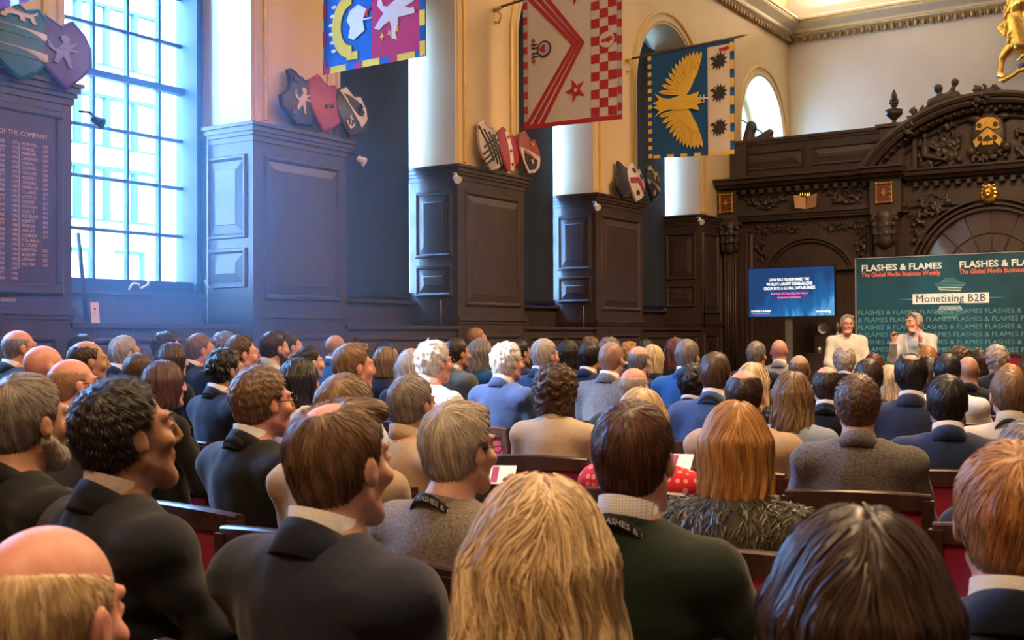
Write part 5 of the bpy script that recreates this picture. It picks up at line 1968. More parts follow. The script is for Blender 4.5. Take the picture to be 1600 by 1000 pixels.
leafage(-4.43, on_arc(-4.43, -.12), .08, .10, YS - .30, scr, 14, 43, 'leaf_clasp', r=.045)
leafage(-3.40, on_arc(-3.40, -.12), .12, .08, YS - .30, scr, 18, 44, 'leaf_clasp', r=.045)
# broken statuary beside the arched window behind the attic
blob([('c', (-7.25, 18.55, 4.62), (-7.0, 18.6, 4.80), .10, .07), ('e', (-7.28, 18.5, 4.9), (.09, .08, .12)), ('c', (-7.35, 18.5, 4.6), (-7.30, 18.5, 4.95), .12, .07), ('c', (-7.05, 18.6, 4.75), (-6.85, 18.6, 4.60), .06, .05)], 'scroll_ornament', OAK_C, scr, .02)
# tie bars across the arched window
for p, q in (((-7.60, 18.7, 5.14), (-7.60, 20.6, 4.98)), ((-7.62, 18.9, 4.62), (-7.62, 20.6, 4.74))):
    MB().tube([p, q], .014, 6).build('window_bar', DARKM, w5, smooth=True)

# ------------------------------------------------------------------ gilded royal lion on the end wall
gl = empty('gilded_lion', (-3.5, YE - .1, 5.6), label='gilded carved lion supporter on the end wall above the pediment', cat='carving')
yl = YE - .30
L = lambda x, z, d=0: (-3.62 + x, yl - d, 5.68 + z)
P = [('c', L(.22, .55), L(.14, .95), .16, .17), ('e', L(.18, 1.20, .04), (.17, .13, .17)), ('e', L(.22, 1.26, .12), (.10, .10, .11)), ('e', L(.26, 1.20, .20), (.055, .06, .05)),
     ('c', L(.10, .55), L(-.08, .36), .12, .07), ('c', L(-.08, .36), L(-.12, .10), .06, .045), ('c', L(-.12, .08), L(-.04, .04, .05), .05, .04), ('c', L(.28, .55), L(.40, .42), .10, .06), ('c', L(.40, .42), L(.44, .20), .055, .04),
     ('c', L(.05, .98), L(-.10, .86, .05), .07, .05), ('c', L(-.10, .86, .05), L(-.02, .72, .1), .05, .04), ('c', L(.25, .95, .05), L(.45, 1.05, .08), .07, .045)]
rg = random.Random(5)
for k in range(46):
    a, t = rg.uniform(0, 2 * pi), rg.uniform(0, 1)
    x, z = .16 + .17 * math.cos(a) * (1 - .2 * t), 1.30 - t * .62 + .12 * math.sin(a)
    P.append(('c', L(x, z, .10), L(x + .04 * math.cos(a), z - .10, .13), .035, .012))
blob(P, 'lion', GOLD, gl, .014)
SCR = [L(-.14, -.01, .05), L(-.05, -.04, .06), L(.08, .02, .06), L(.20, .10, .06), L(.34, .10, .06), L(.50, .04, .06), L(.70, .08, .06)]
MB().tube(SCR, [.03, .045, .04, .05, .06, .05, .04], 10).build('scroll_base', GOLD, gl, smooth=True)
MB().tube([L(.16, .26, .06), L(.26, .34, .06), L(.40, .33, .06), L(.60, .28, .06)], [.02, .045, .05, .04], 10).build('motto_ribbon', GOLD, gl, smooth=True)
MB().tube([L(.18, .16, .08), L(.34, .20, .08), L(.6, .16, .08)], .035, 8).build('motto_ribbon', plain('ribbon_dark', (.08, .05, .05), .5), gl, smooth=True)

# ------------------------------------------------------------------ stage furniture
STG = MB().box(-6.3, 1.0, 13.3, 17.3, 0, .30).build('stage', plain('stage_carpet', (.06, .02, .025), .9), label='low carpeted stage in front of the carved screen', cat='stage')
# television on a floor stand
tv = empty('television', (-5.80, 16.2, .3), label='large television on a floor stand showing a blue title slide', cat='television')
TVR = Matrix.Translation((-5.80, 16.2, 2.02)) @ Matrix.Rotation(rad(-2.2), 4, 'Z')


def tvp(a, b, d):
    return tuple(TVR @ Vector((a, -d, b)))


TW, TH = .66, .365
MB().prism(rect(-TW, TW, -TH, TH), tvp, -.05, .0).build('casing', DARKM, tv)
SCM, nt, b = _nt('screen_picture')
tc = nt.nodes.new('ShaderNodeTexCoord')
nz = nt.nodes.new('ShaderNodeTexNoise')
nz.inputs['Scale'].default_value = 2.2
nz.inputs['Detail'].default_value = 4
mp = nt.nodes.new('ShaderNodeMapping')
mp.inputs['Location'].default_value = (5.8, 0, -2.02)
mp.inputs['Rotation'].default_value = (0, .35, 0)
mp.inputs['Scale'].default_value = (5.0, 1, 1.2)
nt.links.new(tc.outputs['Object'], mp.inputs[0])
nt.links.new(mp.outputs[0], nz.inputs['Vector'])
sep = nt.nodes.new('ShaderNodeSeparateXYZ')
nt.links.new(tc.outputs['Object'], sep.inputs[0])
ma = nt.nodes.new('ShaderNodeMath')
ma.operation = 'MULTIPLY_ADD'
ma.inputs[1].default_value = -.9
ma.inputs[2].default_value = 1.80
nt.links.new(sep.outputs[2], ma.inputs[0])
mb = nt.nodes.new('ShaderNodeMath')
mb.operation = 'MULTIPLY_ADD'
mb.inputs[1].default_value = .35
mb.inputs[2].default_value = 2.03
nt.links.new(sep.outputs[0], mb.inputs[0])
mc = nt.nodes.new('ShaderNodeMath')
mc.operation = 'ADD'
nt.links.new(ma.outputs[0], mc.inputs[0])
nt.links.new(mb.outputs[0], mc.inputs[1])
md = nt.nodes.new('ShaderNodeMath')
md.operation = 'MULTIPLY_ADD'
md.inputs[1].default_value = .8
nt.links.new(nz.outputs['Fac'], md.inputs[0])
nt.links.new(mc.outputs[0], md.inputs[2])
rp = nt.nodes.new('ShaderNodeValToRGB')
rp.color_ramp.elements[0].position = .35
rp.color_ramp.elements[0].color = (.010, .045, .15, 1)
rp.color_ramp.elements[1].position = .98
rp.color_ramp.elements[1].color = (.16, .48, .80, 1)
e_ = rp.color_ramp.elements.new(.68)
e_.color = (.012, .13, .36, 1)
nt.links.new(md.outputs[0], rp.inputs[0])
nt.links.new(rp.outputs[0], b.inputs['Emission Color'])
b.inputs['Emission Strength'].default_value = 1.0
b.inputs['Base Color'].default_value = (.01, .01, .015, 1)
b.inputs['Roughness'].default_value = .2
MB().prism(rect(-TW + .012, TW - .012, -TH + .012, TH - .012), tvp, .0, .004).build('screen', SCM, tv)
L_W = plain('screen_text_white', (.8, .9, 1), .5, emit=((.85, .95, 1.0), 1.0))
L_P = plain('screen_text_pink', (.8, .1, .4), .5, emit=((.85, .16, .42), .8))
TVM = lambda a, b, s=1: TVR @ Matrix.Translation((a, -.006, b)) @ Matrix.Rotation(pi / 2, 4, 'X')
for s_, z_, w_, sz, mt in (('HOW RELX TRANSFORMED THE', .16, .60, .062, L_W), ("WORLD'S LARGEST B2B MAGAZINE", .098, .70, .062, L_W), ('GROUP INTO A GLOBAL DATA BUSINESS', .036, .78, .062, L_W), ('Mark Kelsey, CEO, Event Hosts, Risk Solutions', -.035, .56, .046, L_P),
                           ('Interviewed by Colin Morrison', -.092, .36, .046, L_P)):
    text(s_, mt, tv, sz, TVM(-.02, z_), 'CENTER', .001, .001, width=w_)
text('FLASHES & FLAMES', L_W, tv, .042, TVM(-.61, -.285), 'LEFT', .001, .001, width=.30)
text('The Global Media Business Weekly', L_P, tv, .028, TVM(-.61, -.318), 'LEFT', .001, width=.29)
text('monetising', L_W, tv, .045, TVM(.38, -.30), 'LEFT', .001, .001, width=.22)
MB().box(-5.90, -5.80, 16.24, 16.28, .3, 2.0).build('stand_post', plain('stand_grey', (.20, .19, .18), .5, .4), tv)
MB().bbox(-6.2, -5.5, 15.95, 16.55, .30, .33, .01).build('stand_base', DARKM, tv)
# sideboard with silver
sb = empty('sideboard', (-5.15, 16.9, .3), label='dark stepped sideboard behind the seated speaker', cat='sideboard')
MB().box(-5.75, -4.55, 16.70, 17.2, .3, 1.12).build('body', OAK, sb)
MB().box(-5.72, -4.6, 17.0, 17.25, 1.12, 1.40).build('upper_shelf', OAK_X, sb)
MB().box(-5.75, -4.55, 17.2, 17.28, 1.12, 2.0).build('back_board', OAK, sb)
SIL = plain('silver_plate', (.72, .68, .60), .25, .9)
pl = MB().lathe([(.0, .0), (.05, .004), (.075, .012), (.085, .02), (.084, .024), (.05, .010), (.0, .008)], (0, 0, 0), 24).build('silver_dish', SIL, label='round silver dish propped on the sideboard below the television', cat='dish', smooth=rad(40))
pl.matrix_basis = Matrix.Translation((-5.62, 17.13, 1.49)) @ Matrix.Rotation(rad(80), 4, 'X')
MB().lathe([(.03, 0), (.035, .01), (.018, .04), (.035, .09), (.04, .14), (.028, .17), (.034, .19)], (-5.40, 17.1, 1.40), 16).build('silver_vase', SIL, label='tall silver vase beside the round dish on the sideboard', cat='vase', smooth=rad(40))
MB().lathe([(.025, 0), (.04, .03), (.045, .06), (.03, .09), (.01, .10)], (-5.60, 16.85, 1.12), 16).build('silver_pot', SIL, label='small silver pot on the lower shelf of the sideboard', cat='pot', smooth=rad(40))
MB().lathe([(.03, 0), (.012, .02), (.012, .05), (.045, .08), (.05, .10)], (-5.36, 16.85, 1.12), 16).build('silver_goblet', SIL, label='small silver goblet on the lower shelf of the sideboard', cat='goblet', smooth=rad(40))

# printed backdrop
BX0, BX1, BZ1, YB = -4.64, -2.20, 2.41, 15.5
bd = empty('event_backdrop', ((BX0 + BX1) / 2, YB, .3), label='teal printed event backdrop behind the two speakers', cat='backdrop')
BDR = Matrix.Translation((BX0, YB, 0)) @ Matrix.Rotation(rad(-1.8), 4, 'Z')


def bdp(a, b, d):
    return tuple(BDR @ Vector((a, -d, b)))


BW = BX1 - BX0
TEALB, nt, b = _nt('backdrop_print')
n = _noise(nt, 1.2, 3)
r = _ramp(nt, n.outputs['Fac'], (.006, .048, .085), (.010, .105, .165), .35, .7)
nt.links.new(r.outputs[0], b.inputs['Base Color'])
b.inputs['Roughness'].default_value = .5
MB().prism(rect(0, BW, .32, BZ1), bdp, -.03, 0).build('panel', TEALB, bd)
MB().prism(rect(-.012, 0.004, .32, BZ1 + .01), bdp, -.03, .006).build('frame_edge', plain('alu_edge', (.5, .55, .6), .35, .7), bd)
MB().prism(rect(-.012, BW, BZ1, BZ1 + .012), bdp, -.03, .006).build('frame_edge', plain('alu_edge', (.5, .55, .6), .35, .7), bd)
for x in (.15, BW - .15):
    MB().box(BX0 + x - .05, BX0 + x + .05, YB - .1 - .03 * x, YB + .4, .30, .33).build('foot', DARKM, bd)
I_W = plain('print_white', (.80, .90, .95), .5)
I_R = plain('print_coral', (.80, .16, .12), .5)
I_T = plain('print_pale_teal', (.13, .34, .40), .5)
I_N = plain('print_navy', (.02, .05, .15), .5)
BDM = lambda a, b, d=.002: BDR @ Matrix.Translation((a, -d, b)) @ Matrix.Rotation(pi / 2, 4, 'X')
for x in (.075, 1.335):
    text('FLASHES & FLAMES', I_W, bd, .115, BDM(x, 2.245), 'LEFT', .001, .003, width=1.04)
    text('The Global Media Business Weekly', I_R, bd, .085, BDM(x, 2.165), 'LEFT', .001, .002, width=1.03)
xm, zm = 1.22, 1.855
for k in range(9):
    w_ = [.13, .15, .17, .21, .25, .27, .2, .16, .13][k]
    for s_ in (-1, 1):
        zz = zm + s_ * (.10 + .019 * k)
        MB().prism(rect(xm - w_ * (1 - .06 * k), xm + w_ * (1 - .06 * k), zz - .004, zz + .004), bdp, .0005, .002).build('print_line', I_T if k > 2 else I_W, bd)
MB().prism([(xm - .68, zm), (xm, zm + .012), (xm + .68, zm), (xm, zm - .012)], bdp, .001, .003).build('print_flare', plain('print_light_blue', (.25, .55, .75), .5), bd)
MB().prism(rect(xm - .475, xm + .475, zm - .066, zm + .066), bdp, .001, .005).build('title_panel', I_W, bd)
text('Monetising B2B', I_N, bd, .135, BDM(xm, zm - .042, .006), 'CENTER', .001, 0.0, width=.86)
for k in range(11):
    me_w = 2.9
    t_ = text(('FLASHES & FLAMES FLASHES & FLAMES FLASHES & FLAMES', '& FLAMES FLASHES & FLAMES FLASHES & FLAMES FLASHES')[k % 2], I_T, bd, .085, BDM(0.02 - (k % 2) * .0, 1.66 - k * .0985), 'LEFT', .0006, .0, width=BW - .05)


HAIRTOP = dict(short=.012, buzz=.004, balding=.0, ring=.0, quiff=.014, thin=.008, messy=.022, fuzzy=.020, side=.016, bob=.024, shoulder=.03, long=.03, curly=.048, updo=.010, bald=0.0)
HAIRC = dict(black=((.006, .005, .006), (.035, .028, .028)), dark=((.016, .010, .008), (.075, .045, .032)), brown=((.035, .018, .010), (.16, .085, .045)),
             light=((.10, .055, .028), (.34, .21, .11)), blond=((.34, .20, .08), (1.0, .82, .52)), gold=((.26, .11, .03), (.66, .34, .11)), ginger=((.20, .075, .022), (.62, .31, .13)),
             grey=((.10, .085, .08), (.36, .32, .30)), silver=((.26, .22, .19), (.66, .58, .50)), white=((.45, .43, .42), (.85, .83, .80)), auburn=((.05, .014, .010), (.22, .06, .035)),
             sandy=((.26, .14, .09), (.50, .30, .20)), mid=((.055, .030, .017), (.27, .155, .088)), chestnut=((.022, .011, .008), (.15, .066, .038)), plum=((.035, .016, .018), (.16, .075, .075)))
SKINC = dict(fair=(.62, .36, .27), pink=(.66, .32, .24), tan=(.46, .25, .16), olive=(.34, .18, .11), brown=(.17, .085, .05))


def person(loc, top, headyaw, label, fem=False, lod=2, hair='short', hc='brown', skin='fair', wear='suit', wcol=(.02, .025, .04), wkind='plain', wcol2=None, collar=True, glasses=False, lanyard=False,
           beard=False, pitch=0.0, bodyyaw=None, scale=None, pose='lap', face=False, seed=0, group='seated audience', dz=0.0, wname=None):
    """loc: floor point below the head centre; top: height of the crown with the hair; yaws in degrees, 0 = facing the end wall, + = to the right"""
    s = scale or (.955 if fem else 1.0)
    by = headyaw * .45 if bodyyaw is None else bodyyaw
    stretch = (top - dz) / s - (NECKP[2] + HS * (HEADC[2] - NECKP[2] + .120 + HAIRTOP[hair]))
    rel = rad(headyaw - by)
    pit = rad(pitch)
    if lod == 2:
        q = round(rel / rad(12)) * rad(12)
        by += math.degrees(rel - q)
        rel = q
        st = round(stretch / .05) * .05
        dz += (stretch - st) * s
        stretch = st
        pit = 0.0
    if abs(stretch) > .16:
        dz += (stretch - math.copysign(.16, stretch)) * s
        stretch = math.copysign(.16, stretch)
    b = rad(by)
    hx, hy = 0.0, -.03
    root = link('person', part_mesh('body', fem, lod, stretch, rel, pit, pose), skinmat('skin_' + skin, SKINC[skin]))
    root.location = (loc[0] - s * (hx * math.cos(b) + hy * math.sin(b)), loc[1] - s * (-hx * math.sin(b) + hy * math.cos(b)), dz)
    root.rotation_euler = (0, 0, -b)
    root.scale = (s, s, s)
    tag(root, label, 'person', group)
    wm = cloth(wname or 'cloth_%s_%.3f_%.3f_%.3f' % ((wkind,) + tuple(wcol)), wcol, wkind, wcol2)
    nm = {'suit': 'jacket', 'open': 'jacket', 'shirt': 'shirt', 'jumper': 'jumper', 'fur': 'fur_jacket'}[wear]
    top_o = link(nm, part_mesh(wear, fem, lod, stretch, pose=pose), wm, root, False)
    link('trousers', part_mesh('trousers', fem, lod, 0.0), cloth('trouser_cloth', (.012, .013, .018)), root, False)
    if wear == 'open':
        link('shirt', part_mesh('inner', fem, lod, stretch, pose=pose), cloth('collar_%s' % str(collar), collar), root, False)
    if wear in ('suit', 'open'):
        link('jacket_collar', part_mesh('collar:suit', fem, lod, stretch), wm, top_o, False)
        if collar:
            link('shirt_collar', part_mesh('collar:shirt', fem, lod, stretch), cloth('white_shirting', (.72, .73, .76)) if collar is True else cloth('collar_%s' % str(collar), collar, 'check' if wkind == 'x' else 'plain'), root, False)
    elif wear == 'shirt' and collar:
        link('shirt_collar', part_mesh('collar:shirt', fem, lod, stretch), wm, top_o, False)
    elif wear in ('jumper', 'fur'):
        link('neckline', part_mesh('collar:crew', fem, lod, stretch), wm, top_o, False)
        if collar and collar is not True:
            link('shirt_collar', part_mesh('collar:shirt', fem, lod, stretch), cloth('checked_shirting', (.75, .76, .8), 'check', (.05, .06, .15), scale=6), root, False)
    M = head_matrix(stretch, rel, pit)

    def on_head(name, me, mat):
        o = link(name, me, mat, root, False)
        o.matrix_basis = M
        return o
    if hair != 'bald':
        on_head('hair', hair_mesh(hair, lod, fem, seed), hairmat('hair_' + hc, *HAIRC[hc]))
    if beard:
        on_head('beard', hair_mesh('beard', lod), hairmat('hair_' + beard, *HAIRC[beard]))
    if glasses:
        on_head('glasses', glasses_mesh(), plain('dark_frames', (.03, .028, .03), .3))
    if face or lod < 2:
        for nm_, me_ in face_meshes():
            on_head(nm_, me_, plain('eye', (.08, .06, .05), .15) if nm_ == 'eye' else hairmat('hair_' + hc, *HAIRC[hc]))
    if lanyard:
        link('lanyard', part_mesh('collar:lanyard', fem, lod, stretch), cloth('lanyard_ribbon', (.012, .012, .016)), root, False)
    return root


# ------------------------------------------------------------------ chairs
CHW = wood('chair_wood', (.055, .022, .016), 'z', .3)
CHR = cloth('burgundy_velvet', (.25, .014, .042))


def chair_meshes():
    M = {}
    M['seat'] = MB().bbox(-.225, .225, -.20, .235, .405, .455, .018).mesh('seat')
    M['seat_frame'] = MB().bbox(-.235, .235, -.225, .245, .355, .405, .008).mesh('seat_frame')
    M['leg'] = MB().prism([(-.022, -.022), (.022, -.022), (.022, .022), (-.022, .022)], lambda a, b, d: (a * (.7 + .75 * d), b * (.7 + .75 * d), d), 0, .36).mesh('leg')
    M['back_post'] = MB().sweep([(-.019, -.02), (.019, -.02), (.019, .02), (-.019, .02)], [((0, 0, 0), (1, 0, 0), (0, 1, 0)), ((0, -.012, .45), (1, 0, 0), (0, 1, 0)), ((0, -.060, .85), (1, 0, 0), (0, 1, 0))]).mesh('back_post')

    def curve(z0, z1, y0, th, bow, xw, crown=0.0):
        path = []
        for k in range(13):
            t = -1 + 2 * k / 12
            path.append(((xw * t, y0 - bow * (1 - t * t), 0), (0, 1, 0), (0, 0, 1)))
        m = MB()
        pr = [(-th / 2, z0), (th / 2, z0), (th / 2, z1 - .006), (th / 2 - .006, z1), (-th / 2 + .006, z1), (-th / 2, z1 - .006)]
        m.sweep(pr, path)
        if crown:
            m.v = [(x, y, z + (crown * (1 - (x / xw) ** 2) if z > (z0 + z1) / 2 else 0)) for x, y, z in m.v]
        return m
    M['top_rail'] = curve(.815, .868, -.262, .036, .035, .235, .012).mesh('top_rail', rad(35))
    M['back_panel'] = curve(.50, .818, -.252, .040, .032, .205).mesh('back_panel', rad(35))
    M['lower_rail'] = curve(.475, .52, -.240, .030, .030, .215).mesh('lower_rail', rad(35))
    return M


CHM = chair_meshes()


def chair(x, y, b, label, group='audience chairs', z=0.0, low=1.0):
    r = empty('chair', (x, y, z), -b, label, 'chair', group)
    r.scale = (1, 1, low)
    for k in ('seat', 'back_panel'):
        link(k, CHM[k], CHR, r, False)
    for k in ('seat_frame', 'top_rail', 'lower_rail'):
        link(k, CHM[k], CHW, r, False)
    for sx in (-1, 1):
        o = link('leg', CHM['leg'], CHW, r, False)
        o.location = (sx * .205, .215, 0)
        o = link('back_post', CHM['back_post'], CHW, r, False)
        o.location = (sx * .225, -.215, 0)
    return r


